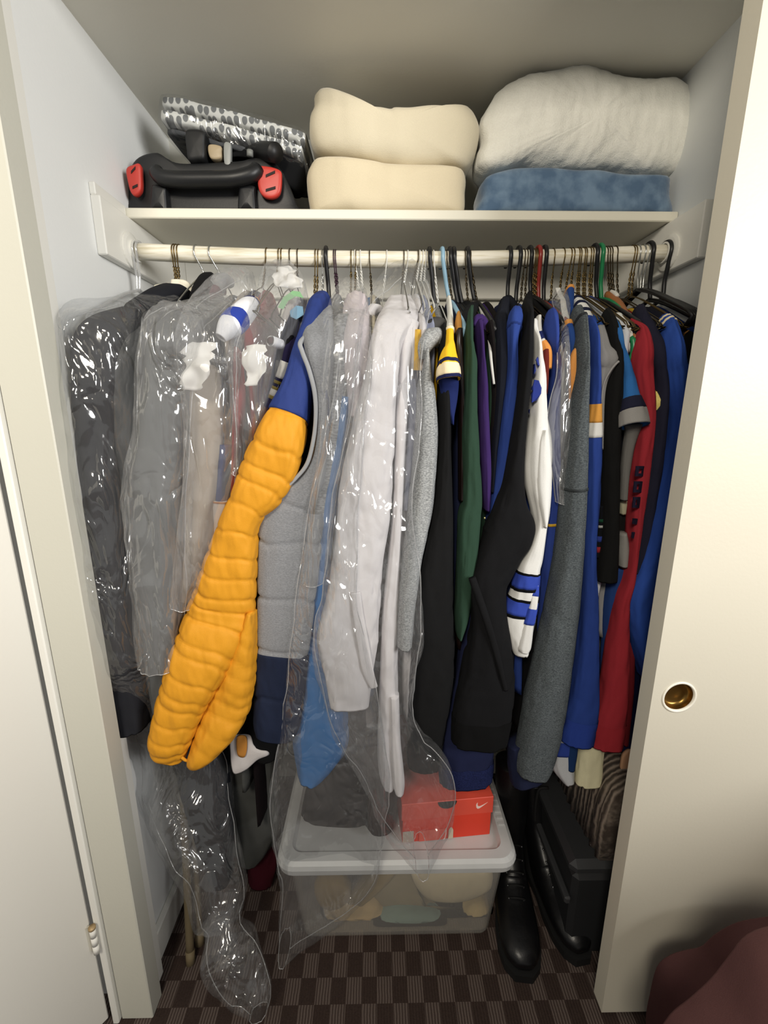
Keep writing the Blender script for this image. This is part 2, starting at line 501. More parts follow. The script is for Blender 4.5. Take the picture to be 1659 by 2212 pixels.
def sheet(name, rows, mat, parent=None, D=0.8, wr=0.004, seed=0.0, thick=0.0008, cols=14, jag=0.0, nscale=30):
    """crumpled thin sheet through rows (py, xl, xr, D)"""
    st = []
    for r in rows:
        d = r[3] if len(r) > 3 else D
        A, B = at(r[1], r[0], d), at(r[2], r[0], d)
        st.append(tuple(A) + tuple(B))
    P = catmull(st, 0.006)
    verts, faces = [], []
    m = len(P)
    for side in (0, 1):
        for p in P:
            A, B = Vector(p[:3]), Vector(p[3:])
            for k in range(cols):
                v = A.lerp(B, k / (cols - 1))
                q = noise.noise_vector(v * nscale + Vector((seed, 0, 0)))
                v = v + Vector((q.x * wr * 0.3, q.y * wr, q.z * wr * 0.3))
                if jag and k in (0, cols - 1): v.x += jag * noise.noise(Vector((0, seed, v.z * 140)))
                verts.append(v + Vector((0, thick * side, 0)))
    N = m * cols
    for i in range(m - 1):
        for k in range(cols - 1):
            a = i * cols + k
            faces.append((a, a + 1, a + cols + 1, a + cols))
            faces.append((N + a, N + a + cols, N + a + cols + 1, N + a + 1))
    for i in range(m - 1):
        for k in (0, cols - 1):
            a = i * cols + k
            faces.append((a, a + cols, N + a + cols, N + a))
    for k in range(cols - 1):
        for i in (0, m - 1):
            a = i * cols + k
            faces.append((a, a + 1, N + a + 1, N + a))
    return fix_normals(mesh(name, verts, faces, mat, parent))

# ================================================================== the setting
XL, XR, YB, ZC = -0.55, 0.665, 1.37, 2.015
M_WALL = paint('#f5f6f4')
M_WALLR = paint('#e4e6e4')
M_CEIL = paint('#e9e6da')
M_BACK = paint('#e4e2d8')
M_TRIM = paint('#f1efe7', 0.4)
M_STILE = paint('#d2d0c3', 0.4)
M_DOOR = paint('#dad4c3', 0.42)
def struct(o): o['kind'] = 'structure'; return o
floor = struct(box('floor', -2.6, 2.6, -2.6, 1.42, -0.03, 0.0, carpet()))
struct(box('wall_back', XL - 0.05, XR + 0.05, YB, YB + 0.03, 0, ZC + 0.03, M_BACK))
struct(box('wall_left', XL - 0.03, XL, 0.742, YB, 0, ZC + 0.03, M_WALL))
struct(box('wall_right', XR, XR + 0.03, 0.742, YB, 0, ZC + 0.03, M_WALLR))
struct(box('ceiling', XL - 0.03, XR + 0.03, 0.742, YB + 0.03, ZC, ZC + 0.03, M_CEIL))
# wall of the room around the opening
struct(box('wall_front_left', -2.6, -0.582, 0.745, 0.785, 0, 2.5, M_WALL))
struct(box('wall_front_right', XR + 0.005, 2.6, 0.73, 0.765, 0, 2.5, M_WALL))
struct(box('wall_front_top', -2.6, 2.6, 0.73, 0.77, ZC + 0.031, 2.5, M_WALL))
# jamb on the left: face frame, inner stop, bead
struct(box('trim_1', -0.571, -0.502, 0.700, 0.742, 0, 2.04, M_STILE, bev=0.002))
struct(box('trim_2', -0.586, -0.5725, 0.692, 0.742, 0, 2.04, M_TRIM, bev=0.002))
struct(box('trim_3', -0.549, -0.518, 0.7425, 0.785, 0, 2.012, M_TRIM, bev=0.003))
struct(box('baseboard_left', XL, XL + 0.016, 0.786, YB, 0, 0.085, M_TRIM, bev=0.003))
struct(box('baseboard_back', XL + 0.016, XR, YB - 0.014, YB, 0, 0.085, M_TRIM, bev=0.003))
# cleats under the shelf
struct(box('trim_4', XL, XL + 0.019, 0.970, YB, 1.615, 1.7195, M_TRIM, bev=0.002))
struct(box('trim_5', XR - 0.019, XR, 0.970, YB, 1.615, 1.7195, M_TRIM, bev=0.002))
struct(box('trim_6', XL + 0.019, XR - 0.019, YB - 0.018, YB, 1.622, 1.7195, M_TRIM, bev=0.002))
# strip of cleat standing in front of the shelf end
struct(box('trim_7', XL, XL + 0.012, 0.970, 1.078, 1.7196, 1.742, M_TRIM, bev=0.002))

# hinged leaf on the far left, swung out into the room
hx, hy = -0.5905, 0.694
fx, fy = -0.735, 0.495
ux = Vector((fx - hx, fy - hy, 0)).normalized()
nx_ = Vector((ux.y, -ux.x, 0))            # towards the camera side
if nx_.x < 0: nx_ = -nx_
leafc = Vector((hx, hy, 0)) + ux * 0.125 - nx_ * 0.017
door2 = struct(obox('door_2', leafc + Vector((0, 0, 1.02)), ux * 0.123, nx_ * 0.017, (0, 0, 1.0), paint('#e6e3da', 0.38), bev=0.002))
hz = at(232, 2030, 0.69).z
for k, dz in enumerate((0.030, 0.008, -0.014)):
    wire('hinge_knuckle', [(-0.5815, 0.683, hz + dz - 0.0095), (-0.5815, 0.683, hz + dz + 0.0095)], 0.0058, M_TRIM, door2, n=12, step=0)
wire('hinge_pin', [(-0.5815, 0.683, hz + 0.041), (-0.5815, 0.683, hz + 0.046)], 0.0068, plain('#b49a72', 0.5, 0.3), door2, n=12, step=0)
obox('hinge_plate', (-0.592, 0.6885, hz + 0.008), (0.007, 0.0035, 0), (-0.0005, 0.001, 0), (0, 0, 0.032), plain('#d3cfc2', 0.45), door2, bev=0.0003)

# sliding panel on the right with a flush finger pull
DX, DY0, DY1, DZ0 = 0.4945, 0.688, 0.724, 0.012
pc = at(1467, 1506, DY0)
R_P = 0.0285
def door_front():
    # front face with a round hole, plus sides and back
    x0, x1, z0, z1 = DX, 1.30, DZ0, 2.04
    n = 40
    hole = [(pc.x + R_P * math.cos(2 * math.pi * k / n), DY0, pc.z + R_P * math.sin(2 * math.pi * k / n)) for k in range(n)]
    rim = []
    for k in range(n):
        a = 2 * math.pi * k / n
        dx, dz = math.cos(a), math.sin(a)
        t = min(((x1 if dx > 0 else x0) - pc.x) / dx if abs(dx) > 1e-9 else 1e9, ((z1 if dz > 0 else z0) - pc.z) / dz if abs(dz) > 1e-9 else 1e9)
        rim.append((pc.x + dx * t, DY0, pc.z + dz * t))
    v = hole + rim
    f = [(k, (k + 1) % n, n + (k + 1) % n, n + k) for k in range(n)]
    c = [(x0, DY0, z0), (x1, DY0, z0), (x1, DY0, z1), (x0, DY0, z1)]
    # corner fills
    def idx_side(p):
        return [abs(p[0] - x0) < 1e-6, abs(p[0] - x1) < 1e-6, abs(p[2] - z0) < 1e-6, abs(p[2] - z1) < 1e-6]
    for k in range(n):
        a, b = idx_side(rim[k]), idx_side(rim[(k + 1) % n])
        if not any(i and j for i, j in zip(a, b)):
            cx = x0 if (a[0] or b[0]) else x1; cz = z0 if (a[2] or b[2]) else z1
            v.append((cx, DY0, cz)); f.append((n + k, n + (k + 1) % n, len(v) - 1))
    s = len(v)
    v += [(x0, DY0, z0), (x1, DY0, z0), (x1, DY0, z1), (x0, DY0, z1), (x0, DY1, z0), (x1, DY1, z0), (x1, DY1, z1), (x0, DY1, z1)]
    for q in ((0, 1, 5, 4), (1, 2, 6, 5), (2, 3, 7, 6), (3, 0, 4, 7), (4, 5, 6, 7)): f.append(tuple(s + i for i in q))
    h = len(v)
    v += [(p[0], DY0 + 0.016, p[2]) for p in hole]
    f += [(k, h + k, h + (k + 1) % n, (k + 1) % n) for k in range(n)]
    return v, f
v, f = door_front()
door1 = struct(mesh('door_1', v, f, M_DOOR, smooth=False))
# painted rim and brass cup of the pull
def ring_band(name, c, prof, mat, parent, n=40):
    v, f = [], []
    for (r, y) in prof:
        for k in range(n):
            a = 2 * math.pi * k / n
            v.append((c.x + r * math.cos(a), y, c.z + r * math.sin(a)))
    for i in range(len(prof) - 1):
        for k in range(n):
            a, b = i * n + k, i * n + (k + 1) % n
            f.append((a, b, b + n, a + n))
    if prof[-1][0] < 1e-4: pass
    return fix_normals(mesh(name, v, f, mat, parent))
ring_band('pull_rim', pc, [(0.0315, DY0 - 0.0001), (0.031, DY0 - 0.0016), (0.028, DY0 - 0.0018), (0.0268, DY0 + 0.001), (0.0266, DY0 + 0.004)], plain('#f6f1e2', 0.4), door1)
ring_band('pull_cup', pc, [(0.0266, DY0 + 0.002), (0.0262, DY0 + 0.008), (0.0245, DY0 + 0.0125), (0.021, DY0 + 0.0148), (0.012, DY0 + 0.0153), (0.0001, DY0 + 0.0154)], plain('#8a6a35', 0.3, 0.9), door1)

# shelf board and rod
shelf = box('closet_shelf', XL + 0.001, XR - 0.001, 1.080, YB - 0.001, 1.7200, 1.7400, paint('#eae6d6', 0.4), bev=0.002)
tag(shelf, 'white painted closet shelf board above the hanging rod', 'shelf')
ROD_Y, ROD_R = 1.065, 0.0165
def rod_z(x): return 1.6365 + 0.015 * ((x - 0.03) / 0.58) ** 2
rod_mat, nt, bs = nodes_of('rod_whitewash')
tc = nt.nodes.new('ShaderNodeTexCoord'); mp = nt.nodes.new('ShaderNodeMapping'); mp.inputs['Scale'].default_value = (4, 60, 60)
nz = nt.nodes.new('ShaderNodeTexNoise'); nz.inputs['Scale'].default_value = 3; nz.inputs['Detail'].default_value = 4
cr = nt.nodes.new('ShaderNodeValToRGB'); cr.color_ramp.elements[0].position = 0.3; cr.color_ramp.elements[0].color = lin('#cdc3a6')
cr.color_ramp.elements[1].position = 0.55; cr.color_ramp.elements[1].color = lin('#efeadb')
nt.links.new(tc.outputs['Object'], mp.inputs['Vector']); nt.links.new(mp.outputs['Vector'], nz.inputs['Vector'])
nt.links.new(nz.outputs['Fac'], cr.inputs['Fac']); nt.links.new(cr.outputs['Color'], bs.inputs['Base Color']); bs.inputs['Roughness'].default_value = 0.45
rod = empty('closet_rod', (0.05, ROD_Y, 1.60), 'whitewashed wooden clothes rod spanning the closet under the shelf', 'rod')
wire('pole', [(XL + 0.02 + (XR - XL - 0.04) * k / 24, ROD_Y, rod_z(XL + 0.02 + (XR - XL - 0.04) * k / 24)) for k in range(25)], ROD_R, rod_mat, rod, n=24, step=0)
for X, s in ((XL + 0.0192, 1), (XR - 0.0192, -1)):
    n = 28; v = []; fcs = []
    for r, dx in ((0.036, 0.0), (0.036, 0.004), (0.030, 0.006), (0.021, 0.007), (0.021, 0.014), (0.0172, 0.014)):
        for k in range(n):
            a = 2 * math.pi * k / n
            v.append((X + s * dx, ROD_Y + r * math.cos(a), rod_z(X) + r * math.sin(a)))
    for i in range(5):
        for k in range(n):
            a, b = i * n + k, i * n + (k + 1) % n
            fcs.append((a, b, b + n, a + n))
    fix_normals(mesh('rod_socket', v, fcs, plain('#eceae2', 0.3), rod, smooth=False))

# ================================================================== hangers
BRONZE = plain('#6d5a34', 0.32, 0.85)
BRONZE2 = plain('#4a3f2c', 0.35, 0.8)
SILVER = plain('#b9bab6', 0.25, 0.9)
WHITEW = plain('#dddcd6', 0.35)
BLACKP = plain('#141416', 0.38)
def hook_x(px): return at(px, 548, ROD_Y - 0.02).x
def hanger(kind, px, npx, npy, mat, label, group=None, name=None, span=0.20, drop=0.092, flip=1, frame=True, fmat=None):
    x0 = hook_x(px)
    nk = at(npx, npy, ROD_Y)
    zr = rod_z(x0)
    r = {'wire': 0.0013, 'plastic': 0.0046, 'thin': 0.0016, 'clear': 0.0026}[kind]
    R = ROD_R + r
    root = empty(name or ('wire_hanger' if kind in ('wire', 'thin') else 'plastic_hanger'), (nk.x, ROD_Y, nk.z - drop), label, 'hanger', group)
    pts = []
    for k in range(0, 13):
        a = math.radians(-35 + k * 19)      # from the tip behind, over the top, to the front
        pts.append(Vector((x0, ROD_Y + flip * R * math.cos(a), zr + R * math.sin(a))))
    fr = pts[-1]
    zt = fr.z
    tw = nk.z + (zt - nk.z) * 0.62
    def mid(f):
        z = zt + (nk.z - zt) * f
        y = fr.y + (ROD_Y - 0.004 * flip - fr.y) * min(1, f * 1.6)
        return Vector((x0 + (nk.x - x0) * f, y, z))
    pts += [mid(0.2), mid(0.38)]
    if kind == 'wire':
        wire('hook', pts, r, mat, root, n=6, step=0.006)
        # twisted neck: two strands
        for ph in (0, math.pi):
            q = []
            for k in range(25):
                f = 0.38 + 0.62 * k / 24
                c = mid(f)
                q.append(c + Vector((math.cos(ph + f * 26), math.sin(ph + f * 26), 0)) * 0.0016)
            wire('twisted_neck', q, r, mat, root, n=5, step=0)
        if frame:
            z1 = nk.z - drop
            wire('frame', [nk, (nk.x, ROD_Y - 0.05, nk.z - 0.016), (nk.x, ROD_Y - span * 0.95, z1 + 0.006), (nk.x, ROD_Y - span, z1 - 0.004), (nk.x, ROD_Y - span * 0.9, z1 - 0.008),
                           (nk.x, ROD_Y + span * 0.9, z1 - 0.008), (nk.x, ROD_Y + span, z1 - 0.004), (nk.x, ROD_Y + span * 0.95, z1 + 0.006), (nk.x, ROD_Y + 0.05, nk.z - 0.016), nk], r, fmat or mat, root, n=5, step=0.02)
    else:
        pts += [mid(0.6), mid(0.8), mid(1.0)]
        wire('hook', pts, r, mat, root, n=8, step=0.006)
        if frame:
            z1 = nk.z - drop
            wire('frame', [nk, (nk.x, ROD_Y - 0.06, nk.z - 0.02), (nk.x, ROD_Y - span * 0.93, z1 + 0.012), (nk.x, ROD_Y - span, z1), (nk.x, ROD_Y - span * 0.93, z1 - 0.012),
                           (nk.x, ROD_Y, z1 - 0.013), (nk.x, ROD_Y + span * 0.93, z1 - 0.012), (nk.x, ROD_Y + span, z1), (nk.x, ROD_Y + span * 0.93, z1 + 0.012), (nk.x, ROD_Y + 0.06, nk.z - 0.02), nk],
                 r if fmat is None else 0.004, fmat or mat, root, n=8, step=0.02)
    return root

CLEARP = film(0.55, 0.22, name='hanger', crinkle=4)
ORD = {2: ('left', 'right'), 3: ('left', 'middle', 'right'), 4: ('first', 'second', 'third', 'last'), 6: ('first', 'second', 'third', 'fourth', 'fifth', 'last')}
NUM = {2: 'two', 3: 'three', 4: 'four', 6: 'six'}
def bronze(pxs, kind, where, group, mat=BRONZE, k='wire'):
    n = len(pxs)
    fm = BLACKP if k == 'thin' else None
    for i, (px, npx, npy) in enumerate(pxs):
        hanger(k, px, npx, npy, mat, '%s, %s of the %s %s' % (kind, ORD[n][i], NUM[n], where), group, fmat=fm)
hanger('clear', 262, 258, 622, CLEARP, 'leftmost clear plastic hanger tipped against the left closet wall', span=0.17)
bronze([(286, 298, 628), (294, 304, 628)], 'clear plastic hanger', 'hooked over the left rod end', 'clear hangers at the rod end', CLEARP, 'clear')
bronze([(370, 381, 622), (375, 384, 624), (381, 388, 624)], 'bronze wire hanger', 'beside the left rod end', 'bronze hangers over the dark suits')
hanger('thin', 418, 446, 600, SILVER, 'silver-hook hanger with a black padded shoulder', span=0.17)
hanger('thin', 450, 482, 604, SILVER, 'silver-hook hanger with a grey padded shoulder', span=0.17)
hanger('wire', 573, 568, 622, BRONZE, 'single shiny bronze wire hanger between the jersey and the tissue bag')
bronze([(600, 597, 612), (606, 602, 612)], 'bronze wire hanger', 'left of the tissue tuft', 'bronze pair behind the tissue tuft')
hanger('wire', 624, 626, 626, BRONZE2, 'dark wire hanger poking through the green-printed bag, left of the bag edge')
hanger('wire', 641, 642, 620, BRONZE2, 'dark wire hanger at the right edge of the green-printed bag')
bronze([(680, 679, 655), (686, 684, 658)], 'bronze wire hanger', 'above the puffer jacket', 'bronze pair above the puffer jacket')
hanger('wire', 695, 697, 655, SILVER, 'thin silver-grey wire hanger touching the black hook above the puffer jacket')
hanger('plastic', 703, 712, 650, BLACKP, 'black plastic hanger above the blue and yellow puffer jacket')
bronze([(720, 728, 640), (724, 731, 642)], 'purple-tinted wire hanger', 'over the grey vest', 'purple wires over the grey vest', plain('#3d2434', 0.35, 0.7))
bronze([(758, 758, 632), (768, 767, 632)], 'bronze wire hanger', 'beside the white wires', 'bronze pair left of the white wires')
bronze([(766, 775, 625), (778, 783, 625)], 'white coated wire hanger', 'over the pale pink shirt', 'white pair over the shirt bag', WHITEW)
hanger('wire', 798, 803, 638, BRONZE2, 'lone dark bronze wire hanger over the middle of the shirt bag')
hanger('wire', 836, 826, 648, WHITEW, 'lone white wire hanger over the middle of the shirt bag')
hanger('wire', 873, 869, 606, BRONZE2, 'dark wire hanger at the left neck of the tall shirt bag')
hanger('wire', 882, 872, 615, WHITEW, 'white wire hanger at the left neck of the tall shirt bag')
hanger('wire', 904, 893, 600, BRONZE2, 'dark wire hanger among the white wires of the tall shirt bag')
bronze([(908, 899, 608), (915, 908, 608), (921, 916, 608)], 'white wire hanger', 'at the right neck of the tall shirt bag', 'white trio of the shirt bag', WHITEW)
hanger('plastic', 929, 941, 672, BLACKP, 'black plastic hanger right of the tall shirt bag')
hanger('wire', 938, 946, 655, WHITEW, 'thin white wire hanger between black hook and light blue hook')
hanger('plastic', 957, 970, 650, plain('#8fb4c9', 0.35), 'light blue plastic hanger, the only pale one')
hanger('wire', 966, 977, 655, BRONZE2, 'dark bronze wire hanger just right of the light blue hook')
bronze([(974, 989, 658), (982, 998, 658)], 'black plastic hanger', 'right of the light blue hook', 'black pair by the blue hook', BLACKP, 'plastic')
hanger('wire', 1006, 1010, 650, BRONZE2, 'dark wire hanger left of the black hook over the green sweatshirt')
hanger('plastic', 1012, 1024, 650, BLACKP, 'black plastic hanger over the dark green sweatshirt')
hanger('wire', 1018, 1031, 660, BRONZE2, 'dark wire hanger right of the black hook over the purple sweatshirt')
hanger('plastic', 1104, 1095, 648, BLACKP, 'black plastic hanger over the navy-black jacket shoulder')
hanger('plastic', 1125, 1112, 668, BLACKP, 'black plastic hanger over the plain royal blue sweatshirt')
bronze([(1136, 1124, 650), (1142, 1133, 652)], 'dark bronze wire hanger', 'left of the black zip jacket hook', 'bronze pair by the zip jacket', BRONZE2)
hanger('plastic', 1149, 1145, 640, BLACKP, 'black plastic hanger over the black zip jacket')
bronze([(1158, 1150, 640), (1161, 1154, 645), (1164, 1158, 650)], 'bronze wire hanger', 'bunched left of the red hook', 'bronze bunch by the red hook')
hanger('plastic', 1168, 1162, 650, plain('#8a2a24', 0.35), 'dark red plastic hanger, the only red one')
hanger('plastic', 1181, 1173, 655, BLACKP, 'black plastic hanger just right of the red one')
bronze([(1200, 1189, 645), (1222, 1208, 630), (1237, 1220, 635), (1243, 1232, 632)], 'bronze wire hanger', 'spaced between red and green hooks', 'bronze row between red and green')
bronze([(1254, 1245, 640), (1258, 1249, 640), (1266, 1258, 640), (1270, 1262, 640), (1279, 1272, 642), (1284, 1276, 644)], 'bronze wire hanger', 'bunched left of the green hook', 'dense bronze bunch by green hook')
hanger('plastic', 1291, 1288, 648, BLACKP, 'black plastic hanger touching the green one')
GH = hanger('plastic', 1303, 1297, 647, plain('#1f7a4b', 0.35), 'thick green plastic hanger near the right end', drop=0.115, span=0.21)
bronze([(1315, 1316, 640), (1320, 1321, 642), (1325, 1326, 645), (1336, 1334, 645)], 'dark bronze wire hanger', 'right of the green hook', 'bronze row right of green', BRONZE2)
bronze([(1373, 1355, 640), (1378, 1362, 642)], 'bronze wire hanger', 'left of the chrome hooks', 'bronze pair by chrome hooks')
bronze([(1385, 1376, 626), (1396, 1381, 626), (1405, 1386, 626)], 'chrome-hook hanger', 'near the right rod end', 'chrome trio near the rod end', SILVER, 'thin')
hanger('plastic', 1411, 1402, 648, BLACKP, 'black plastic hanger, second from the right rod end')
gh_x = at(1297, 647, ROD_Y).x
h = hanger('plastic', 1449, 1430, 645, BLACKP, 'bare black plastic hanger at the far right end of the rod', drop=0.10, span=0.215)
hx_ = at(1430, 645, ROD_Y).x; hzz = at(1430, 645, ROD_Y).z - 0.10
wire('strap_hook', [(hx_, 0.945, hzz + 0.028), (hx_, 0.945, hzz + 0.008), (hx_, 0.938, hzz), (hx_, 0.929, hzz + 0.004), (hx_, 0.927, hzz + 0.013)], 0.0022, BLACKP, h, n=6, step=0.004)
# padded shoulders of the two silver-hook hangers and of the orange-brown hanger
def pad(name, label, rows, mat, cat='hanger pad', parent=None):
    o = Loft(along(rows, 0.02), n=16, step=0.01, wr=0.05).build(name, mat, parent, hollow=False)
    return tag(o, label, cat) if label else o

_gm = plain('#1f7a4b', 0.35)
wire('front_arm', [at(1297, 650, 1.05), at(1304, 664, 1.01), at(1318, 682, 0.965), at(1332, 698, 0.925), at(1345, 714, 0.885)], 0.0056, _gm, GH, n=10)
wire('arm_end_loop', [at(1362, 730, 0.862), at(1368, 736, 0.858), at(1369, 756, 0.855), at(1365, 772, 0.855), at(1358, 780, 0.858)], 0.0055, _gm, GH, n=10)
WH = empty('wooden_hanger', at(1345, 690, 0.95), 'orange-brown wooden hanger with white collar scrap right of the green one', 'hanger')
Loft(along([(1312, 636, 7, 1.055), (1322, 644, 10, 1.035), (1338, 660, 9, 0.995), (1352, 684, 8, 0.945), (1366, 712, 8, 0.89), (1374, 732, 6, 0.862)], 0.008), n=14, step=0.008, wr=0.03).build('shoulder_bar', plain('#9a6238', 0.5), WH, hollow=False)
Loft(along([(1320, 630, 4, 1.05), (1328, 634, 5, 1.035), (1334, 640, 4, 1.02)], 0.006), n=12, step=0.006, wr=0.05).build('paper_scrap', plain('#d6d3cb', 0.8), WH, hollow=False)

# ================================================================== clothes
_seed = [0.0]
def garment(name, label, cat, neck, col, rows=None, D=0.84, b=0.028, hem=1560, bodymat=None, wr=0.10, t=0.015, bands=(), part='sleeve', half=0.205,
            body=True, hemD=0.86, fold=1.8, long=3.0, baffles=None, top=0.006, group=None, hollow=True, clampx=None, body_x=None, bodyname='body', nseg=36, step=0.006, crease=0.07, expo=2.4, groove=0.055):
    _seed[0] += 3.7
    sd = _seed[0]
    mat = col if not isinstance(col, str) else fabric(col)
    bm = bodymat if bodymat is not None else mat
    if isinstance(bm, str): bm = fabric(bm)
    nk = at(neck[0], neck[1], ROD_Y)
    zt = nk.z + (top if neck[0] < 1280 else top - 0.022)
    zh = at(neck[0], hem, hemD).z
    root = empty(name, (nk.x, ROD_Y, zh), label, cat, group)
    root_parts = {}
    if body:
        bx = nk.x if body_x is None else body_x
        st = []
        for dz, hb, ha in ((0.0, 0.028, 0.008), (-0.012, 0.055, 0.011), (-0.05, 0.125, 0.013), (-0.088, half - 0.012, 0.014), (-0.125, half, t)):
            st.append((nk.x, ROD_Y, zt + dz, ha, hb, 0.0))
        zz = zt - 0.125
        for k in range(1, 7):
            f = k / 6
            st.append((nk.x + (bx - nk.x) * f, ROD_Y, zz + (zh - zz) * f, t * (1 + 0.25 * f), half + 0.004 * math.sin(k * 2 + sd), f))
        L = Loft(st, n=26, step=0.03, wr=0.12, seed=sd, fold=2.2, long=3.0, clampx=(XL + 0.002, XR - 0.002))
        root_parts['body'] = L.build(bodyname, bm, root)
    if rows:
        S = Loft(slices(rows, D, b), n=nseg, step=step, wr=wr, seed=sd + 1, fold=fold, long=long, baffles=baffles, clampx=clampx or (XL + 0.002, XR - 0.002), crease=crease, expo=expo, groove=groove)
        o = S.build(part, mat, root, hollow=hollow)
        for bd in bands:
            bn, k0, k1, bmat = bd[:4]
            S.build(bn, bmat if not isinstance(bmat, str) else fabric(bmat), o, k0, k1, off=0.0013, hollow=(k1 >= rows[-1][0] - 3), captop=False)
        root_parts['loft'] = S; root_parts['sleeve'] = o
    root_parts['root'] = root
    return root_parts
def extra(g, name, rows, col, D=0.84, b=0.025, wr=0.08, parent=None, bands=(), hollow=True, fold=1.8, baffles=None):
    _seed[0] += 2.3
    mat = col if not isinstance(col, str) else fabric(col)
    S = Loft(slices(rows, D, b), n=32, step=0.006, wr=wr, seed=_seed[0], fold=fold, baffles=baffles, clampx=(XL + 0.002, XR - 0.002), crease=0.05)
    o = S.build(name, mat, parent or g['root'], hollow=hollow)
    for bn, k0, k1, bm in bands:
        S.build(bn, bm if not isinstance(bm, str) else fabric(bm), o if parent is None else parent, k0, k1, off=0.0013, hollow=(k1 >= rows[-1][0] - 3), captop=False)
    return o
def pipe(g, name, rows, col, b=0.02, wr=0.06, parent=None, hollow=True, bands=()):
    _seed[0] += 1.9
    mat = col if not isinstance(col, str) else fabric(col)
    S = Loft(along(rows, b), n=20, step=0.004, wr=wr, seed=_seed[0], clampx=(XL + 0.002, XR - 0.002))
    o = S.build(name, mat, parent or g['root'], hollow=hollow)
    for bn, k0, k1, bm in bands:
        S.build(bn, bm if not isinstance(bm, str) else fabric(bm), o if parent is None else parent, k0, k1, off=0.0012, hollow=(k1 >= len(rows) - 1.01), captop=False)
    return o
def on_sleeve(rows, D, b, lift=0.0035):
    def fn(x, y):
        r = rows
        for i in range(len(r) - 1):
            if r[i][0] <= y <= r[i + 1][0]:
                f = (y - r[i][0]) / (r[i + 1][0] - r[i][0])
                xl = r[i][1] + (r[i + 1][1] - r[i][1]) * f; xr = r[i][2] + (r[i + 1][2] - r[i][2]) * f
                u = max(-0.98, min(0.98, (x - (xl + xr) / 2) / ((xr - xl) / 2)))
                return D - b * (1 - abs(u) ** 2.4) ** (1 / 2.4) - lift
        return D - b - lift
    return fn
ROYAL, NAVY, BLACK, ORANGE = '#1f3f93', '#1c2340', '#161617', '#f0a63c'

# ---- from the tall shirt bag to the right end of the rod
garment('yellow_shirt', 'yellow and navy shirt just right of the white dress shirt bag', 'shirt', (926, 672), '#e3b21f',
        [(715, 892, 910), (760, 888, 912), (820, 888, 908), (850, 882, 900), (900, 882, 896)], D=0.87, b=0.02, hem=1200, bands=[('navy_trim', 800, 900, NAVY)])
HG = heather('#7d7f80', '#aeb0b0')
g = garment('grey_hoodie', 'heather grey hooded sweatshirt beside the tall shirt bag', 'sweatshirt', (936, 668), HG,
        [(770, 917, 924, 0.845), (800, 911, 930), (830, 902, 937), (865, 899, 942), (905, 897, 945), (950, 894, 946), (1000, 890, 944), (1050, 886, 941), (1100, 880, 935), (1150, 874, 926), (1200, 868, 914), (1260, 862, 905), (1320, 858, 897), (1390, 856, 890)],
        D=0.835, b=0.032, hem=1480, fold=1.4)
pipe(g, 'hood', [(966, 770, 10, 0.90), (956, 738, 17, 0.875), (936, 728, 19, 0.855), (918, 748, 16, 0.84), (914, 776, 9, 0.84)], HG, b=0.026, hollow=False)
pipe(g, 'collar', [(962, 722, 10, 0.93), (945, 706, 20, 0.90), (925, 715, 16, 0.90)], '#4b4a49', b=0.02, hollow=False)
garment('black_pullover', 'long charcoal-black pullover between grey hoodie and navy track jacket', 'pullover', (948, 672), '#1d1d1e',
        [(720, 946, 962, 0.88), (780, 946, 968, 0.86), (860, 945, 973), (950, 944, 974), (1050, 938, 977), (1120, 928, 979), (1200, 911, 980), (1300, 892, 981), (1400, 886, 980), (1500, 882, 974), (1585, 880, 960), (1646, 879, 950)],
        D=0.845, b=0.034, hem=1630, fold=1.3, bands=[('hem_band', 1588, 1646, '#151516')])
g = garment('yellow_jersey', 'bright yellow jersey sleeve with navy and cream stripes, hanging open-cuffed', 'jersey', (972, 660), '#f2c02c',
        [(713, 963, 980, 0.85, .012), (724, 962, 980, 0.845, .014), (740, 962, 980, 0.835, .016), (757, 959, 983, 0.825, .022), (775, 949, 987, 0.815, .028), (790, 945, 990, 0.81, .032), (806, 943, 992, 0.805, .034), (822, 944, 993, 0.803, .034)],
        bodymat=NAVY, hem=1350, wr=0.03, step=0.0025, bands=[('cream_neck_stripe', 712, 721, '#efe3c6'), ('navy_stripe', 790, 800, '#20264f'), ('cream_stripe', 800, 815, '#f3e2bd'), ('navy_edge', 814, 823, '#1d2452')])
extra(g, 'sleeve_lining', [(812, 946, 991, 0.818), (835, 949, 991, 0.822), (870, 958, 987), (900, 970, 981), (918, 975, 979)], '#1b2a66', D=0.828, b=0.014, wr=0.03)
extra(g, 'shoulder_strap', [(650, 964, 974, 0.98), (680, 966, 978, 0.93), (713, 963, 980, 0.86)], '#d9d8cf', b=0.012, hollow=False)
g = garment('leather_jacket', 'dark brown leather jacket with an orange shoulder panel', 'jacket', (984, 668), plain('#1e1310', 0.28),
        [(718, 984, 998, 0.86), (745, 980, 999), (790, 984, 1000), (860, 990, 1002), (950, 990, 1002), (1080, 990, 1000)], D=0.855, b=0.02, hem=1400, wr=0.12)
extra(g, 'orange_panel', [(684, 985, 994, 0.885), (700, 983, 997, 0.872), (738, 984, 998, 0.862)], '#dd9a40', b=0.012, hollow=False)
g = garment('black_collar_jacket', 'black jacket whose collar stands up behind the green sweatshirt', 'jacket', (1004, 662), '#18181a', None, hem=1500)
pipe(g, 'collar', [(1000, 720, 8, 0.90), (1008, 690, 14, 0.92), (1020, 668, 13, 0.98), (1030, 660, 7, 1.02)], '#17181a', b=0.018, hollow=False)
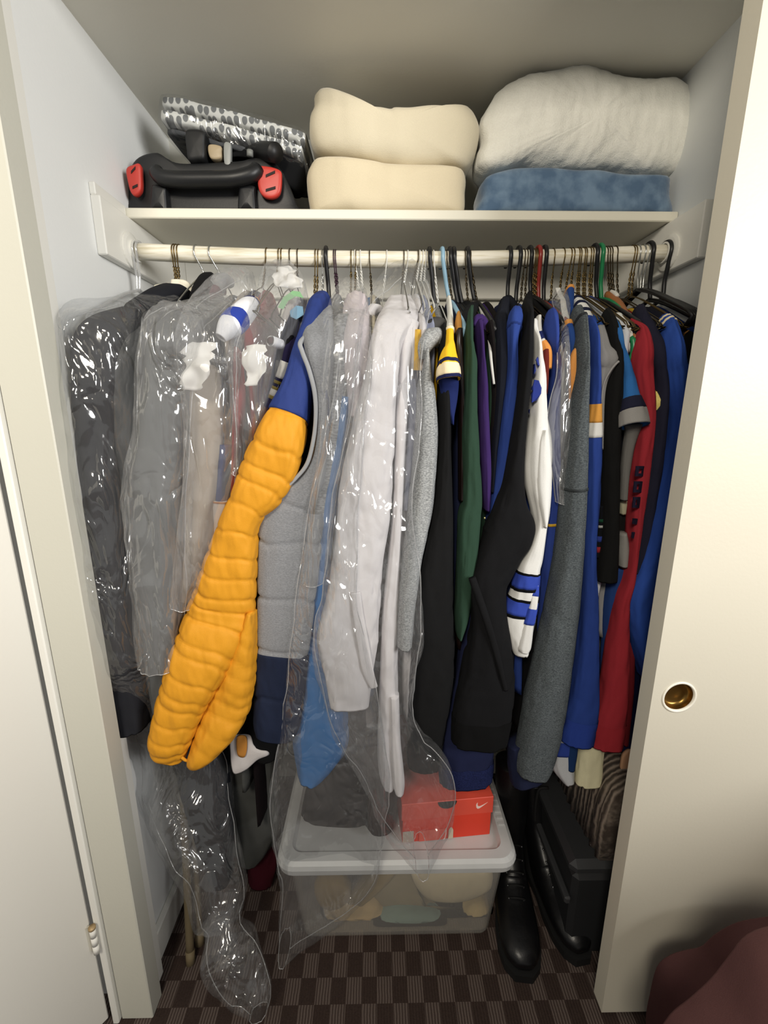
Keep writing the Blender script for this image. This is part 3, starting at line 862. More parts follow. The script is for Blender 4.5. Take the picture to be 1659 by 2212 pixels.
g = garment('green_sweatshirt', 'dark green crew sweatshirt left of the purple one', 'sweatshirt', (1020, 668), '#2f4a3a',
        [(690, 1008, 1021, 0.875), (715, 1005, 1018), (742, 1004, 1020), (762, 1004, 1023), (785, 1002, 1028), (820, 1001, 1028), (870, 1000, 1029), (930, 996, 1032), (1000, 997, 1036), (1080, 997, 1040), (1115, 988, 1038), (1200, 985, 1032), (1270, 983, 1024), (1330, 981, 1012), (1370, 985, 995)],
        D=0.845, b=0.03, hem=1500, fold=1.6, wr=0.14)
g = garment('purple_sweatshirt', 'deep purple sweatshirt right of the green one', 'sweatshirt', (1036, 668), '#3c2463',
        [(712, 1024, 1040, 0.865), (740, 1030, 1042), (780, 1032, 1046), (830, 1030, 1052), (900, 1031, 1054), (1000, 1036, 1058), (1050, 1039, 1057), (1100, 1044, 1054)], D=0.85, b=0.026, hem=1450)
pipe(g, 'shoulder', [(1050, 735, 8, 0.885), (1044, 702, 12, 0.885), (1034, 690, 11, 0.88), (1026, 705, 6, 0.87)], '#3c2463', b=0.02, hollow=False)
g = garment('piped_track_jacket', 'near-black track jacket with a pale grey stripe along the shoulder', 'jacket', (1046, 664), '#201c1c',
        [(700, 1050, 1062, 0.87), (760, 1058, 1068), (850, 1060, 1070), (950, 1056, 1068), (1060, 1052, 1060)], D=0.86, b=0.02, hem=1450)
pipe(g, 'shoulder_stripe', [(1036, 660, 3, 1.0), (1046, 690, 4, 0.93), (1056, 730, 3.5, 0.875), (1061, 780, 3, 0.836), (1067, 830, 2.5, 0.832)], '#c9c8c3', b=0.004, wr=0, hollow=False)
garment('navy_black_jacket', 'navy-black jacket with a tall sloping shoulder in the gap of the rod', 'jacket', (1092, 650), '#1a1d28',
        [(655, 1080, 1102, 0.98, .014), (690, 1068, 1098, 0.92, .02), (730, 1064, 1094, 0.875), (800, 1068, 1092), (880, 1064, 1082), (960, 1058, 1072), (1060, 1054, 1062)], D=0.855, b=0.026, hem=1500, t=0.02)
garment('royal_sweatshirt', 'plain royal blue sweatshirt left of the black zip jacket', 'sweatshirt', (1112, 668), '#22408f',
        [(676, 1104, 1124, 0.885, .016), (690, 1096, 1127, 0.872, .024), (720, 1092, 1122, 0.858), (745, 1093, 1114), (800, 1090, 1115), (850, 1084, 1113), (900, 1078, 1108), (950, 1074, 1104), (1000, 1068, 1096), (1050, 1062, 1086), (1100, 1055, 1074), (1130, 1052, 1060)],
        D=0.85, b=0.028, hem=1500, fold=1.7, wr=0.16, bands=[('shoulder_seam', 718, 722, '#1a3274')])
g = garment('navy_track_jacket', 'navy track jacket with a gathered elastic hem above the red shoebox', 'jacket', (1078, 668), '#1f2547',
        [(1255, 1012, 1036), (1320, 1005, 1040), (1400, 990, 1052), (1500, 972, 1062), (1590, 948, 1066), (1620, 946, 1066), (1655, 948, 1062), (1684, 950, 1058)],
        D=0.868, b=0.034, hem=1560, wr=0.08, part='front_panel', bands=[('elastic_hem', 1640, 1684, heather('#161b38', '#262e58', 400))])
g = garment('black_zip_jacket', 'large black zip jacket with a bent elbow in front of the white jersey', 'jacket', (1143, 655), '#19191b',
        [(640, 1136, 1150, 0.99, .012), (670, 1124, 1150, 0.93, .02), (710, 1130, 1148, 0.88), (760, 1122, 1146), (820, 1116, 1143), (880, 1108, 1136), (940, 1098, 1131), (1000, 1088, 1127), (1050, 1078, 1128), (1095, 1062, 1136), (1130, 1048, 1149), (1155, 1040, 1148), (1185, 1032, 1128), (1225, 1020, 1108), (1265, 1012, 1090), (1330, 1016, 1092), (1400, 1004, 1104), (1480, 988, 1110), (1540, 976, 1104), (1598, 974, 1094)],
        D=0.835, b=0.036, hem=1600, fold=1.5, wr=0.12, bands=[('hem_band', 1545, 1598, '#121213')])
pipe(g, 'sleeve_fold', [(1020, 1248, 8, 0.803), (1048, 1330, 8, 0.797), (1072, 1410, 7, 0.797), (1092, 1490, 5, 0.80)], '#1b1b1d', b=0.012)
pipe(g, 'zip_pull', [(1047, 1117, 1.5, 0.792), (1047, 1121, 1.5, 0.792)], plain('#d8c98e', 0.3, 0.8), b=0.002, wr=0, hollow=False)
WR = [(700, 1147, 1159, 0.88, .014), (722, 1146, 1160, 0.865, .016), (755, 1151, 1163), (785, 1149, 1169), (815, 1146, 1174), (860, 1141, 1176), (905, 1139, 1179), (950, 1133, 1186), (1000, 1130, 1188), (1050, 1134, 1187), (1100, 1146, 1184), (1140, 1148, 1176), (1200, 1126, 1170), (1230, 1113, 1164), (1280, 1101, 1162), (1325, 1088, 1156), (1360, 1092, 1150), (1406, 1108, 1138)]
g = garment('white_jersey', 'white hockey-style jersey with royal blue lettering and blue sleeve stripes', 'jersey', (1152, 668), '#dcdbd7', WR, D=0.845, b=0.028, hem=1450, wr=0.11, fold=1.5,
        bands=[('blue_stripe', 1233, 1266, '#2746b4'), ('blue_stripe', 1288, 1322, '#2746b4')])
g2 = g['sleeve']
g['loft'].build('black_edge', fabric('#141416'), g2, 1227, 1233, off=0.0015, hollow=False, captop=False)
g['loft'].build('black_edge', fabric('#141416'), g2, 1265, 1270, off=0.0015, hollow=False, captop=False)
g['loft'].build('black_edge', fabric('#141416'), g2, 1284, 1289, off=0.0015, hollow=False, captop=False)
g['loft'].build('black_edge', fabric('#141416'), g2, 1322, 1327, off=0.0015, hollow=False, captop=False)
S = on_sleeve(WR, 0.845, 0.028, 0.006)
LET = fabric('#22358c')
for poly in ([(1166, 764), (1158, 777), (1162, 789), (1173, 791), (1171, 772)],
             [(1148, 788), (1156, 786), (1158, 800), (1154, 808), (1146, 806)],
             [(1155, 820), (1164, 822), (1170, 838), (1169, 850), (1160, 864), (1149, 870), (1148, 852), (1152, 845), (1147, 840), (1152, 832)],
             [(1172, 836), (1176, 838), (1177, 852), (1173, 856)],
             [(1141, 886), (1145, 884), (1144, 894)]):
    prism('lettering', poly, 0.8, 0.003, LET, g2, bulge=S)
extra(g, 'underarm_fold', [(928, 1166, 1176), (950, 1158, 1182), (1000, 1153, 1187), (1050, 1152, 1187), (1100, 1160, 1183), (1135, 1168, 1176)], '#dcdbd7', D=0.832, b=0.022, wr=0.04, parent=g2)
extra(g, 'cuff_fold', [(1250, 1148, 1163, 0.84), (1300, 1140, 1161), (1350, 1126, 1153), (1398, 1116, 1147), (1406, 1120, 1140)], '#d6d5d1', D=0.826, b=0.012, parent=g2, bands=[('blue_stripe', 1262, 1292, '#2746b4'), ('blue_stripe', 1310, 1345, '#2746b4')])
g = garment('orange_cuff_jersey', 'small jersey sleeve in white and navy ending in an orange cuff', 'jersey', (1160, 665), '#d7d5cf',
        [(688, 1156, 1168, 0.885, .012), (724, 1158, 1170, 0.87, .012), (745, 1164, 1178, 0.86, .014), (765, 1169, 1187, 0.853, .018), (800, 1172, 1186, 0.85, .018)], hem=1300, wr=0.03, bodymat='#3a1612',
        bands=[('navy_band', 724, 744, '#1f2a63'), ('orange_cuff', 744, 801, '#e8963a')])
extra(g, 'cuff_lining', [(757, 1174, 1184, 0.833), (780, 1172, 1185, 0.83), (820, 1174, 1184, 0.84), (850, 1175, 1181, 0.845)], '#6a2016', b=0.008, wr=0.02, hollow=False)
g = garment('royal_hoodie', 'royal blue hooded sweatshirt behind the narrow clear bag', 'sweatshirt', (1186, 662), '#243f93',
        [(682, 1178, 1198, 0.88, .018), (700, 1176, 1203, 0.868, .024), (726, 1180, 1203, 0.858), (765, 1184, 1206), (810, 1187, 1208), (860, 1184, 1206), (930, 1180, 1205), (1000, 1176, 1208), (1080, 1172, 1210), (1160, 1166, 1211), (1250, 1163, 1210), (1350, 1160, 1205), (1420, 1155, 1195)],
        D=0.868, b=0.026, hem=1480, wr=0.14, bands=[('yellow_stripe', 1125, 1132, '#e3b23a')])
# narrow clear bag with its contents
g = garment('bagged_blue_jersey', 'blue basketball jersey with orange neck and arm trim', 'jersey', (1222, 650), '#1f4a94',
        [(700, 1216, 1233, 0.872, .014), (730, 1219, 1238), (760, 1222, 1242), (800, 1224, 1240), (850, 1225, 1236)], D=0.86, b=0.02, hem=1420, bands=[('orange_neck_trim', 698, 714, '#eda045')])
extra(g, 'back_collar', [(628, 1222, 1236, 1.0), (645, 1220, 1238, 0.985), (680, 1222, 1236, 0.94)], '#1f4a94', b=0.016, hollow=False, bands=[('orange_edge', 626, 633, '#eda045')])
pipe(g, 'orange_arm_trim', [(1256, 757, 8, 0.834), (1247, 762, 11, 0.83), (1240, 790, 10, 0.83), (1237, 830, 8, 0.832), (1233, 885, 4, 0.838)], '#f0a046', b=0.01, wr=0.03)
extra(g, 'orange_hem', [(1110, 1200, 1210), (1150, 1199, 1211), (1182, 1200, 1206)], '#d9842c', D=0.852, b=0.016)
GREY16 = heather('#3c4043', '#5a6062', 320)
R16 = [(676, 1234, 1255, 0.885, .018), (695, 1231, 1258, 0.868, .024), (715, 1240, 1258, 0.852), (760, 1243, 1260), (800, 1243, 1262), (850, 1236, 1262), (900, 1229, 1262), (950, 1223, 1262), (1000, 1218, 1263), (1050, 1213, 1263), (1100, 1210, 1261), (1200, 1199, 1257), (1300, 1180, 1250), (1400, 1158, 1239), (1500, 1134, 1226), (1580, 1121, 1212), (1640, 1112, 1196), (1666, 1112, 1182)]
g = garment('charcoal_sweatshirt', 'long charcoal grey heather sweatshirt sleeve right of the white jersey', 'sweatshirt', (1240, 660), GREY16, R16, D=0.825, b=0.034, hem=1560, wr=0.09, fold=1.4,
        bands=[('shoulder_seam', 708, 712, '#2a2c2e'), ('elbow_seam', 1049, 1054, '#3a3e40')])
extra(g, 'navy_lining', [(1600, 1094, 1130), (1640, 1094, 1165), (1686, 1102, 1172)], '#1e2440', D=0.842, b=0.026)
R17 = [(700, 1264, 1279, 0.872, .016), (740, 1268, 1283), (800, 1270, 1288), (865, 1268, 1289), (912, 1263, 1290), (950, 1259, 1291), (1000, 1259, 1291), (1100, 1257, 1287), (1200, 1255, 1280), (1300, 1252, 1286), (1400, 1244, 1289), (1500, 1230, 1291), (1540, 1221, 1289), (1570, 1215, 1282), (1597, 1212, 1276)]
g = garment('blue_striped_jersey', 'royal blue jersey sleeve with an orange and white band and blue cuff', 'jersey', (1262, 652), '#1f4298', R17, D=0.838, b=0.03, hem=1540, wr=0.10,
        bands=[('orange_band', 867, 912, '#e9a238'), ('white_band', 911, 947, '#d8d7d2'), ('cuff', 1543, 1597, '#1c3f9e')])
pipe(g, 'striped_shoulder', [(1246, 648, 9, 0.985), (1254, 664, 13, 0.945), (1264, 684, 14, 0.905), (1270, 704, 11, 0.878)], '#e2e2de', b=0.02, hollow=False, bands=[('navy_stripe', 0.0, 0.35, NAVY), ('navy_stripe', 0.85, 1.2, NAVY), ('navy_stripe', 1.7, 2.0, NAVY), ('navy_stripe', 2.4, 3.0, '#1f4298')])
g = garment('grey_polo', 'light grey short-sleeved shirt whose pointed sleeve flares open to the right', 'shirt', (1284, 655), '#8e8d8d',
        [(712, 1283, 1303, 0.872, .014), (735, 1285, 1308, 0.86), (760, 1285, 1318, 0.85), (778, 1286, 1334, 0.842, .02), (792, 1286, 1327), (815, 1286, 1312), (845, 1287, 1303), (880, 1289, 1299), (930, 1290, 1297), (970, 1291, 1295)], D=0.845, b=0.018, hem=1380, wr=0.03)
pipe(g, 'sleeve_edge', [(1337, 780, 2.2, 0.82), (1322, 796, 2.2, 0.822), (1306, 825, 2.2, 0.826), (1300, 860, 2.2, 0.828), (1297, 910, 2.0, 0.83), (1293, 970, 1.6, 0.834)], '#9a9896', b=0.003, wr=0, hollow=False)
pipe(g, 'striped_collar', [(1270, 668, 5, 0.985), (1282, 694, 6, 0.935), (1298, 716, 7, 0.90), (1312, 728, 6, 0.885)], '#d8d8d4', b=0.012, hollow=False, bands=[('dark_green_stripe', 0.8, 1.15, '#20382c'), ('dark_green_stripe', 1.9, 2.2, '#20382c'), ('green_edge', 2.6, 3.0, '#1d5a3a')])
garment('black_tee', 'black short-sleeved shirt with a long square hem beside the grey sleeve', 'shirt', (1294, 655), '#1c1c1c',
        [(680, 1300, 1312, 0.90, .016), (720, 1306, 1326, 0.865), (780, 1312, 1338), (850, 1302, 1338), (920, 1298, 1334), (1000, 1298, 1331), (1100, 1298, 1331), (1180, 1292, 1330), (1250, 1284, 1328)], D=0.852, b=0.028, hem=1240, wr=0.08)
garment('striped_ball_jersey', 'dark jersey with green, white, blue and red bands low at its hem', 'jersey', (1276, 655), '#14161c',
        [(1090, 1284, 1300), (1130, 1282, 1302), (1180, 1276, 1302), (1200, 1277, 1300)], D=0.862, b=0.018, hem=1200, wr=0.05,
        bands=[('green_band', 1118, 1126, '#1f5a40'), ('white_band', 1130, 1138, '#c9cbc8'), ('blue_band', 1150, 1170, '#2a3f9a'), ('red_band', 1172, 1188, '#a8202c')])
R20 = [(702, 1316, 1330, 0.872, .014), (730, 1321, 1337), (760, 1328, 1346), (790, 1334, 1357), (820, 1337, 1365), (857, 1338, 1375, 0.84), (888, 1337, 1390, 0.83), (905, 1338, 1395, 0.825), (921, 1340, 1398, 0.82)]
g = garment('blue_tee', 'bright blue short-sleeved shirt with a navy band and wide grey cuff', 'shirt', (1306, 655), '#1d6bb4', R20, D=0.85, b=0.022, hem=1280, wr=0.04,
        bands=[('navy_band', 858, 888, '#23253a'), ('grey_cuff', 888, 922, '#8f8d8a')])
extra(g, 'cuff_inside', [(915, 1348, 1388, 0.835), (940, 1350, 1376, 0.842), (975, 1345, 1366, 0.845), (1030, 1340, 1357), (1080, 1338, 1352)], '#6d6b68', D=0.848, b=0.012, wr=0.04)
extra(g, 'grey_hem', [(1150, 1334, 1350), (1185, 1333, 1357), (1222, 1335, 1352)], '#8a8884', D=0.852, b=0.016, wr=0.03)
extra(g, 'blue_tail', [(1225, 1318, 1350), (1300, 1306, 1340), (1400, 1300, 1330), (1500, 1296, 1312), (1580, 1290, 1300)], '#1a3f80', D=0.866, b=0.02)
g = garment('cream_cap_tee', 'pale cream undershirt hanging behind the grey cuff', 'shirt', (1318, 655), '#a8a48c', [(1000, 1336, 1354), (1060, 1334, 1355), (1110, 1336, 1348)], D=0.862, b=0.012, hem=1200)
g = garment('white_tank', 'white tank top slung over the green plastic hanger', 'tank top', (1314, 662), '#d9d9d3', None, hem=1200, half=0.19)
pipe(g, 'shoulder_band', [(1332, 684, 10, 0.925), (1344, 706, 14, 0.90), (1354, 730, 15, 0.88), (1366, 752, 10, 0.868), (1370, 770, 5, 0.866)], '#dcdcd6', b=0.02)
R22 = [(700, 1353, 1361, 0.90, .014), (730, 1366, 1388, 0.875), (760, 1369, 1400), (800, 1366, 1403), (850, 1372, 1406), (900, 1376, 1407), (950, 1370, 1403), (1000, 1363, 1398), (1060, 1360, 1390), (1120, 1358, 1380), (1200, 1353, 1368), (1250, 1344, 1362), (1300, 1326, 1354), (1400, 1310, 1354), (1500, 1295, 1352), (1560, 1282, 1347), (1606, 1275, 1341)]
g = garment('red_shirt', 'red long-sleeved shirt with navy block lettering down the sleeve', 'shirt', (1336, 655), '#a81c2b', R22, D=0.846, b=0.028, hem=1540, wr=0.08, bands=[('cuff', 1552, 1606, '#a51827')])
extra(g, 'back_panel', [(1380, 1350, 1364), (1480, 1346, 1364), (1600, 1338, 1352)], '#7c1420', D=0.866, b=0.02)
S = on_sleeve(R22, 0.846, 0.028, 0.006); LET2 = fabric('#241f36')
def frame_letter(x0, x1, y0, y1, sk, w=6, holes=True):
    def q(a, b, c, d): prism('lettering', [(a + (c - y0) * sk, c), (b + (c - y0) * sk, c), (b + (d - y0) * sk, d), (a + (d - y0) * sk, d)], 0.8, 0.003, LET2, g['sleeve'], bulge=S)
    q(x0, x0 + w, y0, y1); q(x1 - w, x1, y0, y1); q(x0 + w, x1 - w, y0, y0 + w); q(x0 + w, x1 - w, y1 - w, y1)
frame_letter(1375, 1395, 1007, 1029, -0.1)
frame_letter(1371, 1389, 1040, 1064, -0.1)
frame_letter(1369, 1384, 1074, 1097, -0.1, 5.5)
prism('lettering', [(1368, 1120), (1378, 1121), (1376, 1133), (1367, 1132)], 0.8, 0.003, LET2, g['sleeve'], bulge=S)
prism('lettering', [(1366, 1150), (1372, 1150), (1369, 1164), (1365, 1162)], 0.8, 0.003, LET2, g['sleeve'], bulge=S)
g = garment('yellow_knit', 'pale yellow knit sleeve end peeking out between red shirt and navy jacket', 'sweater', (1352, 655), '#c7a233',
        [(780, 1398, 1410), (830, 1402, 1412), (858, 1404, 1420, 0.85), (872, 1405, 1426, 0.846), (895, 1405, 1412)], D=0.86, b=0.014, hem=1300, bands=[('cream_rib', 852, 896, heather('#cdb75e', '#e6d78c', 500))])
g = garment('navy_blazer', 'dark navy blazer with a square hem left of the bright blue jacket', 'blazer', (1362, 652), '#20202f',
        [(676, 1366, 1388, 0.93, .02), (700, 1370, 1394, 0.905), (730, 1380, 1412, 0.88), (765, 1396, 1430), (800, 1404, 1433), (850, 1409, 1436), (900, 1404, 1434), (1000, 1393, 1424), (1060, 1384, 1414), (1120, 1375, 1404), (1180, 1364, 1395), (1232, 1356, 1376)],
        D=0.852, b=0.026, hem=1500, wr=0.07)
g = garment('dark_logo_jacket', 'dark navy jacket with a lime green logo on its collar', 'jacket', (1382, 652), '#1b1c2a', [(704, 1402, 1422, 0.93, .014), (730, 1408, 1430, 0.90), (770, 1420, 1438, 0.875), (850, 1430, 1442), (1000, 1424, 1436)], D=0.862, b=0.02, hem=1500)
prism('lime_logo', [(1403, 712), (1413, 709), (1418, 716), (1414, 720), (1410, 716), (1406, 721)], 0.905, 0.003, fabric('#8cc63e'), g['root'])
g = garment('grey_strap_jacket', 'charcoal jacket showing a thin grey stripe by the bright blue sleeve', 'jacket', (1390, 652), '#26262b', [(745, 1430, 1438, 0.873), (900, 1436, 1446), (960, 1432, 1444), (1100, 1424, 1436)], D=0.866, b=0.016, hem=1480, bands=[('grey_stripe', 940, 990, '#8b8d92')])
R27 = [(694, 1420, 1442, 0.905, .018), (720, 1424, 1451, 0.88), (755, 1432, 1463), (800, 1436, 1475), (850, 1442, 1481), (900, 1448, 1481), (950, 1442, 1476), (1000, 1434, 1470), (1060, 1418, 1462), (1120, 1404, 1450), (1180, 1390, 1438), (1235, 1372, 1428), (1275, 1354, 1416), (1305, 1350, 1404), (1350, 1358, 1407), (1400, 1368, 1402), (1462, 1385, 1396)]
g = garment('bright_blue_jacket', 'bright royal blue track jacket with cream collar piping by the sliding door', 'jacket', (1404, 650), '#1b4aa6', R27, D=0.838, b=0.03, hem=1500, wr=0.14, fold=1.6,
        bands=[('cream_piping', 699, 703, '#d9cba8'), ('cream_piping', 710, 714, '#d9cba8')])
g = garment('black_end_jacket', 'black jacket at the right end, half hidden by the sliding door', 'jacket', (1426, 668), '#1a1a1a',
        [(735, 1470, 1482, 0.90, .016), (760, 1472, 1496), (850, 1478, 1504), (1000, 1468, 1490), (1150, 1450, 1470)], D=0.862, b=0.03, hem=1480, bands=[('tan_tab', 735, 742, '#a8712e')])
g = garment('deep_blue_jacket', 'deep blue jacket hem showing right of the red cuff', 'jacket', (1372, 655), '#16224e', [(1420, 1372, 1392), (1500, 1362, 1384), (1580, 1350, 1374), (1622, 1342, 1368)], D=0.872, b=0.022, hem=1600)
garment('cream_hoodie', 'cream hooded sweatshirt cuff with a navy cord loop below the red cuff', 'sweatshirt', (1328, 655), '#ddd7b4', [(1500, 1262, 1292), (1580, 1254, 1303), (1600, 1250, 1304), (1640, 1244, 1301), (1686, 1240, 1298)], D=0.872, b=0.026, hem=1560, wr=0.07)
g = garment('white_blue_tee', 'white and blue shirt hem poking out under the royal blue cuff', 'shirt', (1256, 655), '#c8cbd0', [(1580, 1190, 1246), (1620, 1186, 1244), (1650, 1190, 1242), (1682, 1212, 1240)], D=0.872, b=0.022, hem=1500, bands=[('blue_patch', 1590, 1622, '#2546ab')])
extra(g, 'dark_blue_tail', [(1560, 1226, 1250), (1620, 1222, 1246), (1660, 1224, 1240)], '#14386b', D=0.858, b=0.012)
for x, y, nme in ((1274, 1605, 'cord_loop'),):
    wire('cord_loop', [at(1268, 1604, 0.842), at(1274, 1600, 0.840), at(1282, 1603, 0.842), at(1276, 1608, 0.840), at(1268, 1604, 0.842)], 0.0012, fabric('#1c2036'), bpy.data.objects['cream_hoodie'], n=5, step=0.003)

o = inflate('leather_tag', [(1342, 1640), (1352, 1622), (1366, 1620), (1372, 1640), (1366, 1690), (1352, 1702), (1340, 1694)], 0.85, 0.012, plain('#c99b78', 0.5), bpy.data.objects['deep_blue_jacket'], p=4, rings=8, n=48, wr=0.001)
o['label'] = 'tan leather tag'

# ---- left half of the rod
CHAR = '#2b2c31'
g = garment('dark_suit', 'near-black suit in a long clear bag against the left closet wall', 'suit', (384, 628), '#24252a',
        [(676, 250, 330, 0.90, .012), (700, 190, 300, 0.85, .018), (735, 166, 276, 0.81, .03), (800, 165, 262), (900, 172, 254), (1000, 179, 258), (1100, 187, 266), (1200, 195, 276), (1300, 205, 290), (1400, 216, 306), (1500, 232, 322), (1560, 256, 330)],
        D=0.80, b=0.045, hem=1540, wr=0.13, t=0.028)
pipe(g, 'shoulder', [(415, 660, 16, 1.0), (385, 640, 24, 0.97), (345, 650, 26, 0.93), (290, 680, 24, 0.88)], '#1d1e23', b=0.035, hollow=False)
extra(g, 'trousers', [(1560, 330, 440, 0.90), (1640, 372, 494, 0.88), (1700, 388, 502, 0.87), (1800, 420, 508, 0.86), (1860, 440, 508, 0.86), (1898, 458, 500, 0.86)], '#1b1d23', b=0.03)
tag_ = pipe(g, 'paper_collar', [(340, 622, 8, 1.02), (365, 619, 14, 1.0), (398, 620, 14, 1.0), (412, 634, 8, 1.0)], plain('#e8e2cf', 0.8), b=0.006, hollow=False)
g = garment('grey_suit', 'mid grey suit jacket hanging right of the near-black suit', 'suit', (400, 630), '#4c4d4e',
        [(710, 300, 370, 0.88, .012), (735, 262, 330, 0.85, .02), (780, 250, 326), (860, 252, 326), (950, 260, 334), (1050, 272, 346), (1150, 284, 356), (1250, 296, 368), (1350, 308, 380), (1450, 324, 390), (1540, 340, 396)],
        D=0.825, b=0.04, hem=1540, wr=0.12, t=0.024)
sheet('lapel', [(736, 275, 345, 0.79), (752, 268, 340, 0.785), (775, 285, 332, 0.785), (810, 296, 322, 0.788)], fabric('#454647'), g['root'], wr=0.006, thick=0.002)
g = garment('light_grey_suit', 'lighter grey suit in a wrinkled clear bag, third from the left wall', 'suit', (462, 626), '#5d5f60',
        [(670, 420, 490, 0.93, .012), (700, 350, 440, 0.87, .018), (745, 324, 416, 0.82, .03), (760, 324, 412), (850, 316, 408), (950, 306, 406), (1060, 292, 402), (1150, 296, 400), (1300, 306, 392), (1400, 320, 388), (1520, 340, 396)],
        D=0.81, b=0.042, hem=1540, wr=0.13, t=0.024)
pipe(g, 'black_padded_shoulder', [(462, 610, 7, 1.04), (452, 606, 17, 1.0), (440, 624, 20, 0.97), (428, 648, 18, 0.93)], '#1b1b1d', b=0.03, hollow=False)
pipe(g, 'maroon_collar', [(484, 630, 8, 1.0), (465, 628, 12, 0.98), (448, 642, 9, 0.95)], '#5b1a2c', b=0.016, hollow=False)
pipe(g, 'grey_padded_shoulder', [(500, 612, 10, 1.02), (480, 606, 16, 1.0), (466, 622, 18, 0.98)], '#8e8f90', b=0.02, hollow=False)
g = garment('beige_trousers', 'folded beige trousers behind crinkled plastic and tissue paper', 'trousers', (540, 640), '#a69a8c',
        [(800, 420, 476, 0.85), (850, 408, 480), (950, 404, 480), (1050, 399, 474), (1150, 390, 462), (1230, 384, 444), (1290, 378, 424)], D=0.835, b=0.026, hem=1290, wr=0.10, part='folded_leg', half=0.19)
BLJ = garment('white_blue_jersey', 'white jersey sleeve with royal blue band and orange collar piece on plastic bag', 'jersey', (556, 640), '#e4e5ea', None, hem=1180, bodymat='#1f2d66', half=0.18)
pipe(BLJ, 'sleeve', [(550, 652, 11, 0.905), (541, 660, 19, 0.89), (528, 674, 23, 0.865), (508, 694, 25, 0.83), (492, 710, 22, 0.81), (476, 730, 11, 0.80)], '#e6e7ec', b=0.022, wr=0.04,
     bands=[('orange_edge', -0.1, 0.3, ORANGE), ('navy_ring', 0.3, 0.9, '#232a63'), ('blue_band', 2.7, 3.7, '#2341ad')])
extra(BLJ, 'blue_shorts', [(960, 476, 500), (1030, 472, 492), (1085, 468, 492)], '#1d2f74', D=0.842, b=0.02)
extra(BLJ, 'white_shorts', [(1080, 459, 499), (1110, 461, 497), (1142, 465, 494), (1200, 458, 488)], '#cfc6bf', D=0.838, b=0.018, bands=[('orange_edge', 1078, 1084, '#dd9238')])
garment('red_bagged_shirt', 'narrow red shirt inside crinkled plastic left of the black jersey', 'shirt', (580, 640), '#a5262c',
        [(760, 510, 522, 0.86), (800, 507, 524), (860, 507, 528), (940, 504, 524), (1040, 502, 517), (1120, 500, 512)], D=0.85, b=0.022, hem=1250)
g = garment('black_jersey', 'black jersey with a rolled white cuff beside the printed plastic bag', 'jersey', (662, 660), '#17161a',
        [(690, 630, 655, 0.90, .022), (720, 618, 648, 0.875), (745, 602, 640, 0.86), (800, 590, 622), (860, 578, 606), (950, 548, 585), (1050, 530, 560)], D=0.865, b=0.026, hem=1600)
pipe(g, 'white_cuff', [(612, 746, 10, 0.845), (600, 742, 11, 0.83), (584, 736, 11, 0.815)], '#dddde0', b=0.011, wr=0.02)
pipe(g, 'maroon_cuff_inside', [(585, 736.5, 7.5, 0.8152), (581.5, 735, 7, 0.812)], '#471a20', b=0.007, wr=0, hollow=False)
N9 = [(712, 634, 660, 0.885, .02), (740, 620, 650, 0.865), (770, 611, 634), (800, 602, 624), (830, 592, 613), (862, 580, 602), (900, 562, 592), (950, 546, 574), (1000, 534, 558), (1080, 518, 540)]
garment('navy_white_jersey', 'dark navy jersey sleeve with white panels edged in gold', 'jersey', (668, 662), '#241f42', N9, D=0.845, b=0.02, hem=1500, wr=0.05,
        bands=[('white_panel', 778, 822, '#d6d5d0'), ('gold_edge', 822, 826, '#8c7d3a'), ('gold_edge', 839, 842, '#8c7d3a'), ('white_band', 842, 859, '#d6d5d0'), ('gold_edge', 859, 862, '#8c7d3a')])

# ---- blue and yellow puffer jacket
YEL, BLU = fabric('#de9a26', 0.6, 500, 0.2, 0.05, 24, spec=0.25), fabric('#243c86', 0.7, 500, 0.2, 0.05, 24, spec=0.2)
BAF = [640, 905, 965, 1010, 1042, 1085, 1138, 1192, 1236, 1278, 1306, 1352, 1396, 1418, 1460, 1492, 1512, 1546, 1578, 1604, 1622, 1660]
PR = [(662, 684, 716, 0.93, .03), (690, 668, 708, 0.90), (730, 655, 696, 0.87), (780, 636, 684, 0.845), (840, 616, 676, 0.825), (900, 582, 668, 0.812), (950, 552, 664), (1000, 526, 652), (1050, 503, 630), (1090, 489, 590), (1130, 476, 566), (1200, 450, 560), (1260, 428, 558), (1320, 405, 553), (1370, 386, 532, 0.785), (1420, 366, 508, 0.775), (1470, 351, 478, 0.77), (1520, 338, 450, 0.768), (1560, 330, 432, 0.766), (1595, 325, 416, 0.765), (1628, 333, 402, 0.765, .03)]
g = garment('puffer_jacket', 'quilted puffer jacket with blue shoulder and long yellow sleeve', 'jacket', (708, 655), YEL, PR, D=0.80, b=0.042, hem=1380, bodymat=BLU, wr=0.04, fold=1.2, baffles=BAF, t=0.03, part='yellow_sleeve', nseg=64, step=0.003, crease=0.02, expo=2.8, groove=0.055)
g['loft'].build('blue_shoulder', BLU, g['sleeve'], 660, 902, off=0.002, hollow=False)
pipe(g, 'orange_collar', [(682, 664, 8, 0.965), (694, 658, 9, 0.98), (708, 664, 6, 0.985)], '#e0a040', b=0.012, hollow=False)
extra(g, 'sleeve_underside', [(1315, 540, 557, 0.80), (1360, 520, 557, 0.795), (1420, 492, 556, 0.79), (1470, 470, 553, 0.787), (1520, 446, 545, 0.785), (1560, 430, 528, 0.775), (1600, 412, 497, 0.77), (1630, 402, 460, 0.768), (1645, 400, 432, 0.768, .02)], YEL, D=0.79, b=0.036, wr=0.05, baffles=[1300, 1352, 1382, 1418, 1448, 1478, 1500, 1534, 1568, 1600, 1660])
